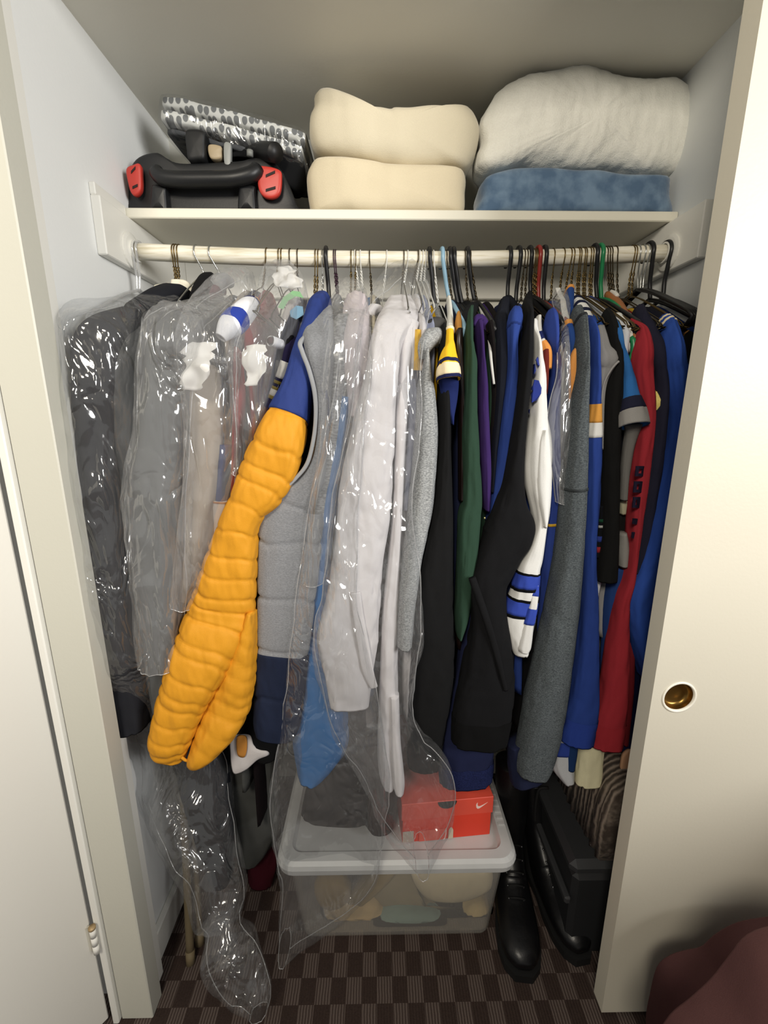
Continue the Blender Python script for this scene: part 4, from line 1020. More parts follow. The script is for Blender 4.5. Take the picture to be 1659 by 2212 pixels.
pipe(g, 'cuff_edge', [(330, 1626, 3, 0.755), (352, 1627, 3, 0.745), (385, 1632, 3, 0.742), (404, 1643, 3, 0.745), (430, 1640, 3, 0.75)], YEL, b=0.004, wr=0.02, hollow=False)

# ---- grey quilted vest
VG, VN = heather('#7f8185', '#919397', 300), fabric('#232c45', 0.85, 500, 0.2, 0.06, 20)
VB = [600, 1085, 1168, 1288, 1400, 1500, 1600]
VR = [(672, 692, 718, 0.93, .018), (700, 670, 722, 0.87, .022), (730, 655, 722, 0.835, .022), (760, 660, 722), (800, 672, 720), (850, 682, 716), (920, 684, 712), (980, 676, 708), (1030, 648, 705), (1060, 610, 702), (1085, 566, 700), (1110, 558, 698), (1180, 557, 692), (1260, 557, 684), (1340, 556, 676), (1400, 555, 668), (1440, 555, 662), (1500, 553, 655), (1560, 551, 646), (1584, 556, 636)]
g = garment('quilted_vest', 'light grey quilted vest with navy lower band beside the yellow sleeve', 'vest', (730, 648), VG, VR, D=0.815, b=0.028, hem=1500, wr=0.05, fold=1.2, baffles=VB, part='front_panel', t=0.02, nseg=56, step=0.004, crease=0.02, expo=3.0, groove=0.10)
g['loft'].build('navy_band', VN, g['sleeve'], 1402, 1584, off=0.0015)
pipe(g, 'armhole_piping', [(678, 712, 4, 0.85), (650, 738, 5, 0.80), (653, 760, 5, 0.79), (668, 800, 5, 0.785), (680, 850, 5, 0.785), (682, 900, 4.5, 0.785), (677, 950, 4.5, 0.785), (664, 1000, 4.5, 0.785), (640, 1032, 4, 0.785), (610, 1058, 4, 0.785), (560, 1086, 3.5, 0.787)], '#9a9c9f', b=0.006, wr=0.02, hollow=False)
garment('black_long_coat', 'black coat hem showing below the vest and the yellow sleeve', 'coat', (690, 655), '#141416', [(1440, 552, 600, 0.86), (1540, 540, 604), (1590, 532, 606), (1628, 560, 604)], D=0.86, b=0.03, hem=1590)

# ---- contents of the tall shirt bags
FUR = heather('#6d6e70', '#a7a8aa', 120)
garment('grey_knit', 'streaky grey knit inside the narrow bag right of the vest', 'sweater', (764, 645), FUR, [(700, 724, 770, 0.88), (780, 704, 752), (860, 700, 748), (960, 692, 738), (1060, 682, 722), (1160, 672, 708), (1240, 666, 698)], D=0.845, b=0.03, hem=1400, wr=0.18)
garment('pale_pink_shirt', 'very pale pink shirt in plastic left of the white dress shirt', 'shirt', (786, 650), '#d8cdd0', [(660, 745, 796, 0.93, .03), (720, 738, 800, 0.86), (790, 742, 796), (840, 750, 790), (900, 752, 782)], D=0.84, b=0.026, hem=1350)
pipe({'root': bpy.data.objects['pale_pink_shirt']}, 'pink_collar', [(772, 674, 7, 0.96), (786, 671, 10, 0.955), (799, 676, 6, 0.96)], '#d98a98', b=0.012, hollow=False)
garment('khaki_shirt', 'cream khaki shirt in plastic showing left of the white shirt', 'shirt', (806, 650), '#c7bda4', [(760, 790, 815, 0.86), (820, 778, 806), (880, 768, 796), (960, 752, 776), (1040, 736, 756)], D=0.842, b=0.02, hem=1300)
garment('blue_bagged_shirt', 'bright blue shirt deep inside the long clear bag', 'shirt', (800, 655), '#2b78bd',
        [(860, 738, 760, 0.85), (950, 722, 750), (1050, 704, 738), (1150, 688, 722), (1220, 672, 716), (1300, 660, 716), (1400, 650, 730), (1480, 642, 745), (1560, 634, 757), (1610, 632, 750), (1650, 636, 722), (1678, 642, 690)], D=0.845, b=0.03, hem=1500, wr=0.13)
garment('dark_bagged_trousers', 'black trousers hanging low inside the long clear bag', 'trousers', (812, 655), '#1a1b20', [(1000, 722, 750), (1200, 700, 745), (1350, 690, 760), (1500, 690, 790), (1620, 670, 795), (1700, 660, 800), (1765, 650, 800)], D=0.868, b=0.028, hem=1600)
WSH = fabric('#dedadb', 0.85, 700, 0.15, 0.04, 20)
SR = [(652, 838, 890, 0.95, .015), (690, 818, 905, 0.89, .025), (740, 800, 872, 0.85), (800, 790, 862), (850, 779, 856), (900, 766, 853), (960, 754, 852), (1020, 740, 851), (1080, 731, 848), (1150, 725, 838), (1220, 716, 828), (1300, 703, 824), (1365, 683, 820), (1400, 688, 815), (1450, 700, 808), (1512, 712, 800)]
g = garment('white_dress_shirt', 'white dress shirt with a buttoned cuff in the tall clear bag', 'shirt', (880, 648), WSH, SR, D=0.825, b=0.038, hem=1560, wr=0.07, fold=1.3, crease=0.09, expo=3.2)
pipe(g, 'collar', [(800, 682, 9, 0.90), (806, 668, 11, 0.92), (822, 668, 8, 0.93)], WSH, b=0.012, hollow=False)
pipe(g, 'placket', [(767, 1280, 12, 0.787), (774, 1330, 12, 0.785), (786, 1400, 13, 0.785), (795, 1450, 12, 0.786), (808, 1484, 8, 0.79)], WSH, b=0.004, wr=0.03, hollow=False)
g = garment('white_trousers', 'white rolled trousers hanging right of the dress shirt in the bag', 'trousers', (896, 648), WSH,
        [(700, 862, 905, 0.88), (800, 858, 886, 0.86), (900, 853, 880), (1000, 850, 874), (1100, 847, 869), (1200, 838, 866), (1300, 827, 863), (1400, 822, 860), (1500, 818, 860), (1600, 814, 862), (1665, 818, 864), (1692, 828, 852)], D=0.845, b=0.028, hem=1560, wr=0.07, part='folded_leg')
extra(g, 'rolled_hem', [(1500, 842, 862), (1600, 844, 866), (1680, 848, 874), (1710, 854, 872)], WSH, D=0.825, b=0.016)
extra(g, 'inner_leg', [(1480, 764, 800), (1540, 770, 812), (1640, 780, 815), (1700, 790, 812)], '#a09a98', D=0.872, b=0.014)
garment('dark_brown_trousers', 'dark brown trousers in the bag behind the white rolled legs', 'trousers', (846, 652), '#2b2020', [(1560, 770, 850), (1660, 765, 865), (1740, 770, 860), (1790, 800, 850)], D=0.875, b=0.02, hem=1600)
garment('ice_blue_shirt', 'pale blue-grey shirt edge in plastic right of the white trousers', 'shirt', (910, 650), '#8f95ab', [(820, 874, 900), (880, 872, 905), (950, 870, 900), (1100, 864, 884)], D=0.865, b=0.02, hem=1300)

# ---- low things at the left, hanging from the rod
g = garment('grey_long_coat', 'grey coat skirt hanging low between the two long bags', 'coat', (510, 650), '#4a4b49', [(1560, 470, 600), (1640, 478, 602), (1720, 486, 600), (1800, 500, 598), (1852, 510, 560)], D=0.93, b=0.03, hem=1640, hemD=0.95, part='skirt', wr=0.12)
garment('maroon_dress', 'dark maroon hem below the grey coat skirt', 'dress', (530, 650), '#4a0f1e', [(1780, 540, 602), (1850, 534, 602), (1905, 536, 590)], D=0.965, b=0.024, bodymat='#191114', hem=1700, hemD=0.97, part='skirt')
g = garment('white_orange_shirt', 'white shirt tail with an orange stripe below the yellow sleeve', 'shirt', (640, 655), '#cfcac9', None, hem=1560, half=0.18)
inflate('shirt_tail', [(497, 1592), (499, 1630), (504, 1668), (514, 1672), (534, 1662), (556, 1642), (580, 1632), (578, 1624), (562, 1620), (548, 1610), (540, 1588), (518, 1586)], 0.83, 0.012, fabric('#cfcac9'), g['root'], wr=0.002, rings=6)
inflate('orange_stripe', [(512, 1592), (512, 1626), (520, 1636), (530, 1634), (534, 1612), (531, 1590)], 0.822, 0.006, fabric('#d48d2c'), g['root'], wr=0.001, rings=5, n=40)
inflate('grey_hem', [(478, 1606), (482, 1598), (500, 1580), (508, 1590), (504, 1598), (492, 1604)], 0.84, 0.012, fabric('#77787a'), g['root'], wr=0.001, rings=5, n=40)

# ================================================================== clear plastic garment bags
def bag(name, label, rows, mat, b=0.045, D=0.79, wr=0.10, n=56, ridge=0.5, seed=1.0, group=None, step=0.007, fold=2.4, open_bottom=True, seams=(0.0, 0.5)):
    L = Loft(slices(rows, D, b), n=n, step=step, wr=wr, seed=seed, expo=2.6, fold=fold, long=5.0, clampx=(XL + 0.001, XR), ridge=ridge)
    R = L.rings; verts, faces = [], []
    for i, r in enumerate(R):
        for k in range(n):
            p = L.point(r, 2 * math.pi * k / n)
            q = noise.noise_vector(Vector((p.x * 22, p.y * 22, p.z * 9)) + Vector((seed * 5, 0, 0)))
            r2 = abs(noise.noise(p * 13 + Vector((0, seed * 3, 0))))
            p = p + Vector((q.x * 0.004, q.y * 0.005 - (0.35 - r2) * 0.010, q.z * 0.004))
            p.x = max(p.x, XL + 0.001)
            verts.append(p)
    m = len(R)
    for i in range(m - 1):
        for k in range(n):
            a, c = i * n + k, i * n + (k + 1) % n
            faces.append((a, c, c + n, a + n))
    verts.append(sum(verts[:n], Vector()) / n)
    for k in range(n): faces.append((len(verts) - 1, (k + 1) % n, k))
    o = mesh(name, verts, faces, mat)
    for k in seams:
        wire('side_seam', [verts[i * n + int(k * n) % n] for i in range(1, m, 2)] + [verts[(m - 1) * n + int(k * n) % n]], 0.0009, SEAM, o, n=5, step=0)
    wire('hem_edge', [verts[(m - 1) * n + k] for k in range(n)] + [verts[(m - 1) * n]], 0.0008, SEAM, o, n=5, step=0)
    return tag(o, label, 'plastic bag', group)
SEAM = film(0.55, 0.25, name='seam', crinkle=8)
FILM = film(0.84, 0.04, name='a', crinkle=13)
FILM2 = film(0.72, 0.10, name='b', crinkle=16)
FILM3 = film(0.76, 0.10, name='c', crinkle=14)
bag('garment_bag', 'long clear garment bag at far left trailing its twisted tail onto the carpet',
    [(648, 300, 420, 0.95, .012), (668, 215, 360, 0.88, .02), (694, 152, 310, 0.81, .035), (720, 152, 302, 0.79, .05), (780, 157, 296), (950, 160, 292), (1150, 185, 304), (1350, 214, 330), (1450, 230, 350, 0.81, .05), (1540, 246, 380, 0.85, .045), (1640, 286, 486, 0.87, .045), (1720, 312, 506, 0.85), (1800, 346, 514, 0.82), (1900, 402, 526), (1960, 428, 528), (2000, 444, 524, 0.76, .04), (2050, 436, 556, 0.74), (2100, 452, 586, 0.72, .035), (2150, 500, 596, 0.70, .03), (2186, 540, 578, 0.69, .02)],
    FILM, b=0.062, D=0.785, wr=0.10, seed=1.3)
bag('garment_bag', 'wrinkled clear bag over the lighter grey suit, left of the beige trousers',
    [(646, 430, 510, 0.97, .012), (675, 370, 480, 0.90, .02), (705, 336, 445, 0.85, .03), (730, 328, 440), (800, 308, 418), (950, 300, 412), (1060, 284, 408), (1150, 288, 402), (1300, 302, 398), (1420, 318, 394)],
    FILM3, b=0.055, D=0.79, seed=4.1)
bag('garment_bag', 'milky clear bag with tissue paper over the beige trousers',
    [(606, 520, 556, 0.97, .025), (640, 460, 545, 0.92), (690, 410, 530, 0.87), (740, 388, 512), (800, 386, 512), (860, 400, 510), (950, 404, 508), (1030, 402, 504), (1120, 394, 480), (1220, 386, 460), (1296, 378, 430)],
    FILM3, b=0.045, D=0.80, seed=7.7)
g_bag = bag('garment_bag', 'short crinkled bag with green print and tissue left of the puffer jacket',
    [(592, 582, 640, 0.98, .025), (612, 572, 650, 0.96), (650, 560, 662, 0.91), (700, 538, 646, 0.87), (750, 504, 622, 0.845), (790, 500, 606), (850, 506, 592), (900, 510, 580), (960, 512, 560), (1020, 508, 530)],
    FILM3, b=0.045, D=0.83, seed=9.2)
prism('green_print', [(600, 664), (612, 642), (632, 628), (648, 630), (656, 644), (640, 640), (622, 650), (612, 668)], 0.855, 0.001, fabric('#8fc48f'), g_bag)
prism('blue_print', [(626, 672), (640, 660), (654, 662), (656, 680), (640, 690), (628, 684)], 0.853, 0.001, fabric('#7fa9c4'), g_bag)
sheet('tissue_paper', [(578, 604, 626, 0.98), (600, 590, 650, 0.96), (622, 590, 652, 0.94)], plain('#eceae6', 0.9), None, wr=0.02, nscale=60, jag=0.006)['label'] = 'torn white tissue tuft sticking out of the printed bag top'
bpy.data.objects['tissue_paper']['category'] = 'tissue paper'
t2 = sheet('tissue_paper', [(738, 410, 470, 0.775), (760, 392, 462, 0.768), (790, 400, 456, 0.765), (815, 392, 450, 0.765), (842, 398, 430, 0.768)], plain('#eceae6', 0.9), None, wr=0.016, nscale=40, jag=0.008)
tag(t2, 'crumpled white tissue sheet in front of the beige trousers', 'tissue paper')
t3 = sheet('tissue_paper', [(746, 530, 572, 0.80), (770, 522, 574, 0.795), (800, 530, 570, 0.795), (834, 534, 556, 0.80)], plain('#e9e7e2', 0.9), None, wr=0.014, nscale=45, jag=0.007)
tag(t3, 'white tissue scrap inside the bag beside the rolled white cuff', 'tissue paper')
bag('garment_bag', 'narrow streaky clear bag between the grey vest and the shirt bag',
    [(640, 728, 792, 0.97, .03), (680, 712, 792, 0.9), (740, 700, 780), (850, 694, 760), (950, 688, 745), (1050, 676, 728), (1150, 664, 712), (1250, 660, 700)], FILM3, b=0.042, D=0.815, seed=11.4)
bag('garment_bag', 'long clear bag over blue shirt, its corner nearly touching the carpet',
    [(700, 740, 800, 0.87, .03), (800, 730, 800), (900, 712, 790), (1000, 692, 780), (1100, 668, 770), (1200, 652, 770), (1300, 644, 775), (1400, 632, 790), (1500, 620, 810), (1600, 605, 828), (1680, 594, 836), (1760, 590, 832), (1840, 592, 824), (1900, 594, 802), (1960, 597, 740), (2000, 599, 690), (2044, 603, 628)],
    FILM, b=0.042, D=0.785, seed=14.9)
bag('garment_bag', 'tall clear bag over the white dress shirt ending in a point above the bin',
    [(598, 868, 922, 1.0, .02), (625, 840, 930, 0.95), (660, 800, 930, 0.89), (720, 778, 918, 0.84), (800, 768, 908), (900, 758, 908), (1000, 738, 897), (1100, 718, 886), (1200, 708, 894), (1300, 696, 904), (1380, 680, 906), (1450, 690, 898), (1550, 716, 890), (1630, 752, 930), (1680, 780, 975), (1730, 812, 984), (1790, 846, 962), (1850, 896, 924)],
    FILM, b=0.052, D=0.78, seed=17.5)
bag('garment_bag', 'narrow grey-looking clear bag cone between royal hoodie and charcoal sweatshirt',
    [(640, 1196, 1222, 0.99, .015), (680, 1198, 1228, 0.93), (720, 1204, 1226, 0.88), (760, 1206, 1222), (810, 1204, 1226), (860, 1192, 1232), (920, 1184, 1234), (980, 1186, 1232), (1030, 1196, 1226), (1086, 1202, 1216)], FILM2, b=0.022, D=0.835, seed=21.5, n=36)
pc_ = sheet('tissue_paper', [(622, 1202, 1212, 0.98), (660, 1212, 1224, 0.93), (700, 1216, 1232, 0.885)], plain('#dedcd8', 0.9), None, wr=0.006, cols=8)
tag(pc_, 'white paper strip in the neck of the narrow bag cone', 'tissue paper')

# ================================================================== on the shelf
ZS = 1.7408
CREAM = fabric('#d9cfb6', 0.95, 700, 0.5, 0.05, 9, sheen=0.3)
o = inflate('folded_blanket', [(678, 243), (680, 223), (693, 210), (716, 213), (746, 223), (772, 238), (789, 252), (817, 257), (838, 260), (850, 255), (893, 255), (944, 251), (982, 248), (999, 242), (1015, 246), (1027, 266), (1034, 296), (1029, 332), (1018, 362), (1002, 378), (960, 375), (918, 375), (837, 370), (802, 364), (749, 357), (716, 351), (682, 336), (669, 301), (669, 263)],
            1.14, 0.20, CREAM, p=3.4, rings=16, n=140, wr=0.006, nscale=11, front=0.30, zmin=ZS)
tag(o, 'upper cream fleece blanket with a humped left fold', 'blanket', None)
o = inflate('folded_blanket', [(672, 372), (685, 357), (723, 357), (802, 367), (837, 373), (918, 377), (974, 377), (997, 381), (1003, 402), (1000, 433), (998, 470), (980, 478), (900, 480), (760, 480), (690, 478), (672, 468), (664, 415), (665, 390)],
            1.14, 0.20, fabric('#dccfb2', 0.95, 700, 0.5, 0.05, 9, sheen=0.3), p=4.0, rings=16, n=140, wr=0.005, nscale=11, front=0.32, zmin=ZS, seed=4)
tag(o, 'lower cream fleece blanket lying flat on the shelf', 'blanket')
o = inflate('fluffy_blanket', [(1034, 280), (1050, 240), (1076, 207), (1130, 186), (1203, 168), (1275, 163), (1323, 177), (1384, 189), (1444, 192), (1478, 214), (1497, 264), (1488, 319), (1474, 361), (1444, 386), (1384, 395), (1323, 386), (1239, 384), (1179, 378), (1124, 377), (1064, 384), (1030, 374), (1026, 345), (1036, 318)],
            1.15, 0.21, fabric('#faf8ef', 1.0, 350, 0.9, 0.07, 18, sheen=0.5), p=2.9, rings=22, n=190, wr=0.008, nscale=13, front=0.34, fine=0.0022, zmin=ZS, seed=9)
tag(o, 'big fluffy off-white blanket bundle on top of the blue one', 'blanket')
blue_m, nt, bs = nodes_of('blue_plush')
tc = nt.nodes.new('ShaderNodeTexCoord'); n1 = nt.nodes.new('ShaderNodeTexNoise'); n1.inputs['Scale'].default_value = 26; n1.inputs['Detail'].default_value = 5
cr = nt.nodes.new('ShaderNodeValToRGB'); cr.color_ramp.elements[0].position = 0.38; cr.color_ramp.elements[0].color = lin('#566f8c'); cr.color_ramp.elements[1].position = 0.62; cr.color_ramp.elements[1].color = lin('#7790aa')
nt.links.new(tc.outputs['Object'], n1.inputs['Vector']); nt.links.new(n1.outputs['Fac'], cr.inputs['Fac']); nt.links.new(cr.outputs['Color'], bs.inputs['Base Color'])
bs.inputs['Roughness'].default_value = 1.0; bs.inputs['Sheen Weight'].default_value = 0.4; bs.inputs['Specular IOR Level'].default_value = 0.1
b = nt.nodes.new('ShaderNodeBump'); b.inputs['Strength'].default_value = 0.5; b.inputs['Distance'].default_value = 0.004
nt.links.new(n1.outputs['Fac'], b.inputs['Height']); nt.links.new(b.outputs['Normal'], bs.inputs['Normal'])
o = inflate('folded_blanket', [(1036, 405), (1056, 390), (1124, 380), (1239, 387), (1347, 396), (1425, 396), (1430, 415), (1428, 440), (1434, 478), (1400, 486), (1200, 486), (1040, 482), (1016, 476), (1024, 455), (1034, 433)],
            1.14, 0.20, blue_m, p=4.5, rings=14, n=120, wr=0.004, nscale=14, front=0.3, zmin=ZS, seed=2)
tag(o, 'slate blue plush blanket folded under the fluffy one', 'blanket')

# patterned bedding pack in clear wrap, tilted on top of the case
pat, nt, bs = nodes_of('grey_drop_print')
tc = nt.nodes.new('ShaderNodeTexCoord'); mp = nt.nodes.new('ShaderNodeMapping'); mp.inputs['Scale'].default_value = (66, 52, 1); mp.vector_type = 'POINT'
vo = nt.nodes.new('ShaderNodeTexVoronoi'); vo.voronoi_dimensions = '2D'; vo.inputs['Scale'].default_value = 1.0; vo.inputs['Randomness'].default_value = 0.4
cr = nt.nodes.new('ShaderNodeValToRGB'); cr.color_ramp.interpolation = 'LINEAR'
cr.color_ramp.elements[0].position = 0.36; cr.color_ramp.elements[0].color = lin('#6b6e70'); cr.color_ramp.elements[1].position = 0.43; cr.color_ramp.elements[1].color = lin('#d5d6d2')
sx = nt.nodes.new('ShaderNodeSeparateXYZ'); cb = nt.nodes.new('ShaderNodeCombineXYZ')
nt.links.new(tc.outputs['Object'], sx.inputs[0]); nt.links.new(sx.outputs['X'], cb.inputs['X']); nt.links.new(sx.outputs['Z'], cb.inputs['Y'])
nt.links.new(cb.outputs[0], mp.inputs['Vector']); nt.links.new(mp.outputs['Vector'], vo.inputs['Vector'])
nt.links.new(vo.outputs['Distance'], cr.inputs['Fac']); nt.links.new(cr.outputs['Color'], bs.inputs['Base Color']); bs.inputs['Roughness'].default_value = 0.8
A, B = at(342, 222, 1.11), at(652, 304, 1.11)
ex = (B - A).normalized(); ey = Vector((0.02, 1, 0.03)); ey = (ey - ex * ey.dot(ex)).normalized(); ez = ex.cross(ey)
cen = (A + B) / 2 + ey * 0.11
hw = (B - A).length / 2
bed = empty('bedding_pack', cen - ez * 0.04, 'grey and white drop-print bedding folded in clear wrap, tilted on the case', 'bedding')
def soft_slab(name, c, hx_, hy_, hz_, mat, parent, seed):
    st = []
    K = 26; v, f = [], []
    n = 28
    for i in range(K + 1):
        u = -1 + 2 * i / K
        for k in range(n):
            a = 2 * math.pi * k / n
            ct, st_ = math.cos(a), math.sin(a)
            y = math.copysign(abs(ct) ** 0.35, ct) * hy_; z = math.copysign(abs(st_) ** 0.45, st_) * hz_
            e = 1 - 0.10 * abs(u) ** 8
            p = c + ex * (u * hx_) + ey * (y * e) + ez * (z * e)
            p += noise.noise_vector(p * 24 + Vector((seed, 0, 0))) * 0.003
            v.append(p)
    for i in range(K):
        for k in range(n):
            a, b = i * n + k, i * n + (k + 1) % n
            f.append((a, b, b + n, a + n))
    f.append(tuple(range(n))); f.append(tuple(range(K * n, K * n + n)))
    return fix_normals(mesh(name, v, f, mat, parent))
soft_slab('folded_sheet', cen + ez * 0.0135, hw, 0.105, 0.0135, pat, bed, 1)
soft_slab('folded_sheet', cen - ez * 0.0135, hw, 0.107, 0.0135, pat, bed, 5)
soft_slab('grey_backing', cen - ez * 0.035, hw * 0.95, 0.09, 0.007, fabric('#4d4f52'), bed, 8)
soft_slab('clear_wrap', cen - ez * 0.004, hw * 1.02, 0.113, 0.040, film(0.90, 0.015, name='wrap', crinkle=14), bed, 3)

# black moulded tool case with red latches
CASE = plain('#17181a', 0.42, 0, 0.45, 0.05, 300)
case = empty('tool_case', (at(460, 440, 1.2).x, 1.2, ZS), 'black moulded tool case with carry handle and two red latches', 'tool case')
inflate('shell', [(286, 482), (282, 440), (281, 400), (284, 372), (296, 350), (316, 338), (343, 334), (360, 344), (385, 356), (430, 357), (520, 352), (552, 345), (588, 351), (606, 366), (626, 402), (642, 446), (650, 482)], 1.125, 0.21, CASE, case, p=7, rings=16, n=120, wr=0.0, front=0.06, zmin=ZS)
hd = [at(338, 372, 1.092), at(350, 384, 1.085), at(385, 388, 1.083), at(440, 388, 1.083), at(505, 386, 1.083), at(545, 376, 1.088), at(556, 366, 1.095)]
wire('handle', hd, 0.0155, CASE, case, n=16, step=0.01)
for px0, px1 in ((330, 362), (518, 552)):
    inflate('handle_foot', [(px0, 412), (px0 + 4, 402), (px1 - 2, 404), (px1, 416), (px1, 470), (px0, 470)], 1.10, 0.03, CASE, case, p=5, rings=7, n=40, wr=0, zmin=ZS)
RED = plain('#c23a30', 0.4)
for pts, slots in (([(275, 368), (290, 358), (304, 356), (307, 380), (307, 408), (302, 420), (294, 425), (286, 420), (280, 402)], ((283, 366, 292, 356), (286, 399, 297, 394))),
                   ([(557, 363), (582, 362), (606, 370), (609, 384), (607, 412), (600, 425), (586, 430), (570, 426), (560, 412), (557, 390)], ((574, 374, 594, 365), (574, 405, 595, 399)))):
    l = inflate('latch', pts, 1.098, 0.016, RED, case, p=6, rings=8, n=48, wr=0, front=0.4)
    for x0, y0, x1, y1 in slots:
        prism('latch_slot', [(x0, y0 + 3), (x1, y1 + 3), (x1, y1 + 9), (x0, y0 + 9)], 1.0905, 0.004, plain('#240f0c', 0.7), l)
gear = empty('black_gear', (at(500, 350, 1.15).x, 1.15, at(500, 356, 1.15).z), 'black straps with beige clip and hose end wedged above the tool case', 'straps')
inflate('upright_block', [(406, 300), (412, 288), (446, 292), (449, 320), (448, 352), (432, 356), (414, 356), (409, 330)], 1.125, 0.06, plain('#101113', 0.55), gear, p=6, rings=8, n=48, wr=0.001)
inflate('beige_clip', [(452, 316), (478, 318), (480, 330), (478, 345), (456, 344)], 1.12, 0.02, plain('#a8977a', 0.45), gear, p=6, rings=7, n=40, wr=0.0)
inflate('grey_clip', [(485, 312), (497, 310), (500, 320), (498, 360), (486, 356)], 1.118, 0.014, plain('#8f918e', 0.4), gear, p=6, rings=7, n=40, wr=0.0)
inflate('strap_bundle', [(450, 346), (470, 338), (500, 340), (520, 326), (560, 330), (610, 330), (655, 350), (660, 400), (640, 420), (600, 370), (540, 352), (480, 358)], 1.16, 0.10, fabric('#141517'), gear, p=3, rings=9, n=64, wr=0.006, nscale=30, zmin=ZS)
wire('hose', [at(545, 328, 1.16), at(565, 327, 1.13), at(588, 329, 1.098), at(596, 330, 1.088)], 0.0185, plain('#0d0d0f', 0.5), gear, n=20, step=0.01)
wire('grey_peg', [at(540, 325, 1.11), at(540, 338, 1.11)], 0.007, plain('#7c7e7b', 0.5), gear, n=10, step=0)

# ================================================================== on the closet floor
# translucent storage bin with lid
def rounded_loop(x0, x1, y0, y1, z, r, k=6):
    pts = []
    for cx, cy, a0 in ((x1 - r, y0 + r, -90), (x1 - r, y1 - r, 0), (x0 + r, y1 - r, 90), (x0 + r, y0 + r, 180)):
        for i in range(k + 1):
            a = math.radians(a0 + 90 * i / k)
            pts.append((cx + r * math.cos(a), cy + r * math.sin(a), z))
    return pts
def stack(name, loops, mat, parent, cap0=True, cap1=True, smooth=False):
    n = len(loops[0]); v = [p for l in loops for p in l]; f = []
    for i in range(len(loops) - 1):
        for k in range(n):
            a, b = i * n + k, i * n + (k + 1) % n
            f.append((a, b, b + n, a + n))
    if cap0: f.append(tuple(range(n - 1, -1, -1)))
    if cap1: m = (len(loops) - 1) * n; f.append(tuple(range(m, m + n)))
    return fix_normals(mesh(name, v, f, mat, parent, smooth=smooth))
BINM = film(0.84, 0.12, (0.93, 0.90, 0.84), name='bin', crinkle=3, gloss_rough=0.35, bump=0.002)
bin_ = empty('storage_bin', (0.045, 1.03, 0), 'translucent plastic storage bin with a pale grey lid under the shirts', 'storage bin')
BH = 0.268
stack('tub', [rounded_loop(-0.192, 0.282, 0.850, 1.215, 0.002, 0.022), rounded_loop(-0.196, 0.287, 0.846, 1.219, 0.012, 0.026), rounded_loop(-0.222, 0.312, 0.826, 1.238, BH, 0.034),
              rounded_loop(-0.219, 0.309, 0.829, 1.235, BH, 0.033), rounded_loop(-0.193, 0.284, 0.849, 1.216, 0.015, 0.024)], BINM, bin_, smooth=False)
LIDM = plain('#c9cac9', 0.4, 0, 0.4)
stack('lid', [rounded_loop(-0.240, 0.330, 0.808, 1.256, BH - 0.012, 0.04), rounded_loop(-0.243, 0.333, 0.805, 1.259, BH + 0.004, 0.042), rounded_loop(-0.240, 0.330, 0.808, 1.256, BH + 0.014, 0.04), rounded_loop(-0.232, 0.322, 0.816, 1.248, BH + 0.020, 0.036),
              rounded_loop(-0.210, 0.300, 0.838, 1.226, BH + 0.020, 0.026), rounded_loop(-0.203, 0.293, 0.845, 1.219, BH + 0.006, 0.02)], LIDM, bin_)
lid_o = bpy.data.objects['lid']
for k in range(16):
    y = 0.90 + k * 0.018
    box('lid_rib', 0.305, 0.321, y, y + 0.006, BH + 0.0203, BH + 0.0225, LIDM, lid_o)
# contents seen through the tub
def content(name, label, cat, outline, D, depth, col, **kw):
    o = inflate(name, outline, D, depth, fabric(col, 0.95, 400, 0.4, 0.08, 16), rings=8, n=60, zmin=0.017, **kw)
    return tag(o, label, cat)
content('baseball_cap', 'white cap pressed against the upper right front of the bin', 'cap', [(885, 1880), (905, 1868), (970, 1862), (1050, 1864), (1066, 1885), (1062, 1910), (1030, 1930), (985, 1940), (935, 1938), (900, 1915)], 0.885, 0.07, '#d9d5c4', wr=0.003)
content('cream_towel', 'cream crumpled towel low on the left inside the bin', 'towel', [(700, 1960), (740, 1930), (800, 1940), (830, 1965), (825, 2020), (760, 2030), (700, 2026)], 0.90, 0.08, '#c9b58c', wr=0.008, nscale=30)
content('mustard_cloth', 'mustard cloth wad at the left inside the bin', 'cloth', [(680, 1905), (710, 1890), (745, 1900), (760, 1930), (740, 1955), (695, 1950)], 0.895, 0.06, '#a3882f', wr=0.005)
content('olive_scarf', 'olive and tan scarf slanting across the bin', 'scarf', [(740, 1950), (790, 1900), (840, 1862), (862, 1864), (840, 1900), (790, 1945), (755, 1972)], 0.895, 0.05, '#9b8a5c', wr=0.004)
content('khaki_cloth', 'khaki cloth filling the middle of the bin', 'cloth', [(790, 1880), (880, 1866), (900, 1910), (960, 1945), (1040, 1935), (1060, 1970), (1000, 1990), (880, 1975), (820, 1950)], 0.93, 0.10, '#96907a', wr=0.008)
content('teal_folder', 'pale blue folded cloth stack low in the bin middle', 'cloth', [(825, 1975), (880, 1966), (945, 1972), (950, 1990), (880, 1998), (828, 1994)], 0.885, 0.06, '#86a7ad', wr=0.002)
content('tan_book', 'tan flat book at the bottom of the bin', 'book', [(820, 2000), (945, 1994), (950, 2018), (822, 2024)], 0.885, 0.08, '#a07f5a', wr=0.0, p=8)
content('cream_shirt', 'cream folded shirt low on the right inside the bin', 'shirt', [(990, 1968), (1030, 1950), (1058, 1962), (1056, 2000), (1020, 2006), (985, 1992)], 0.90, 0.07, '#cdbd92', wr=0.004)
content('brown_cloth', 'dull brown cloth along the bottom right of the bin', 'cloth', [(945, 1985), (985, 1992), (1050, 2002), (1052, 2022), (950, 2024)], 0.895, 0.06, '#76644c', wr=0.003)

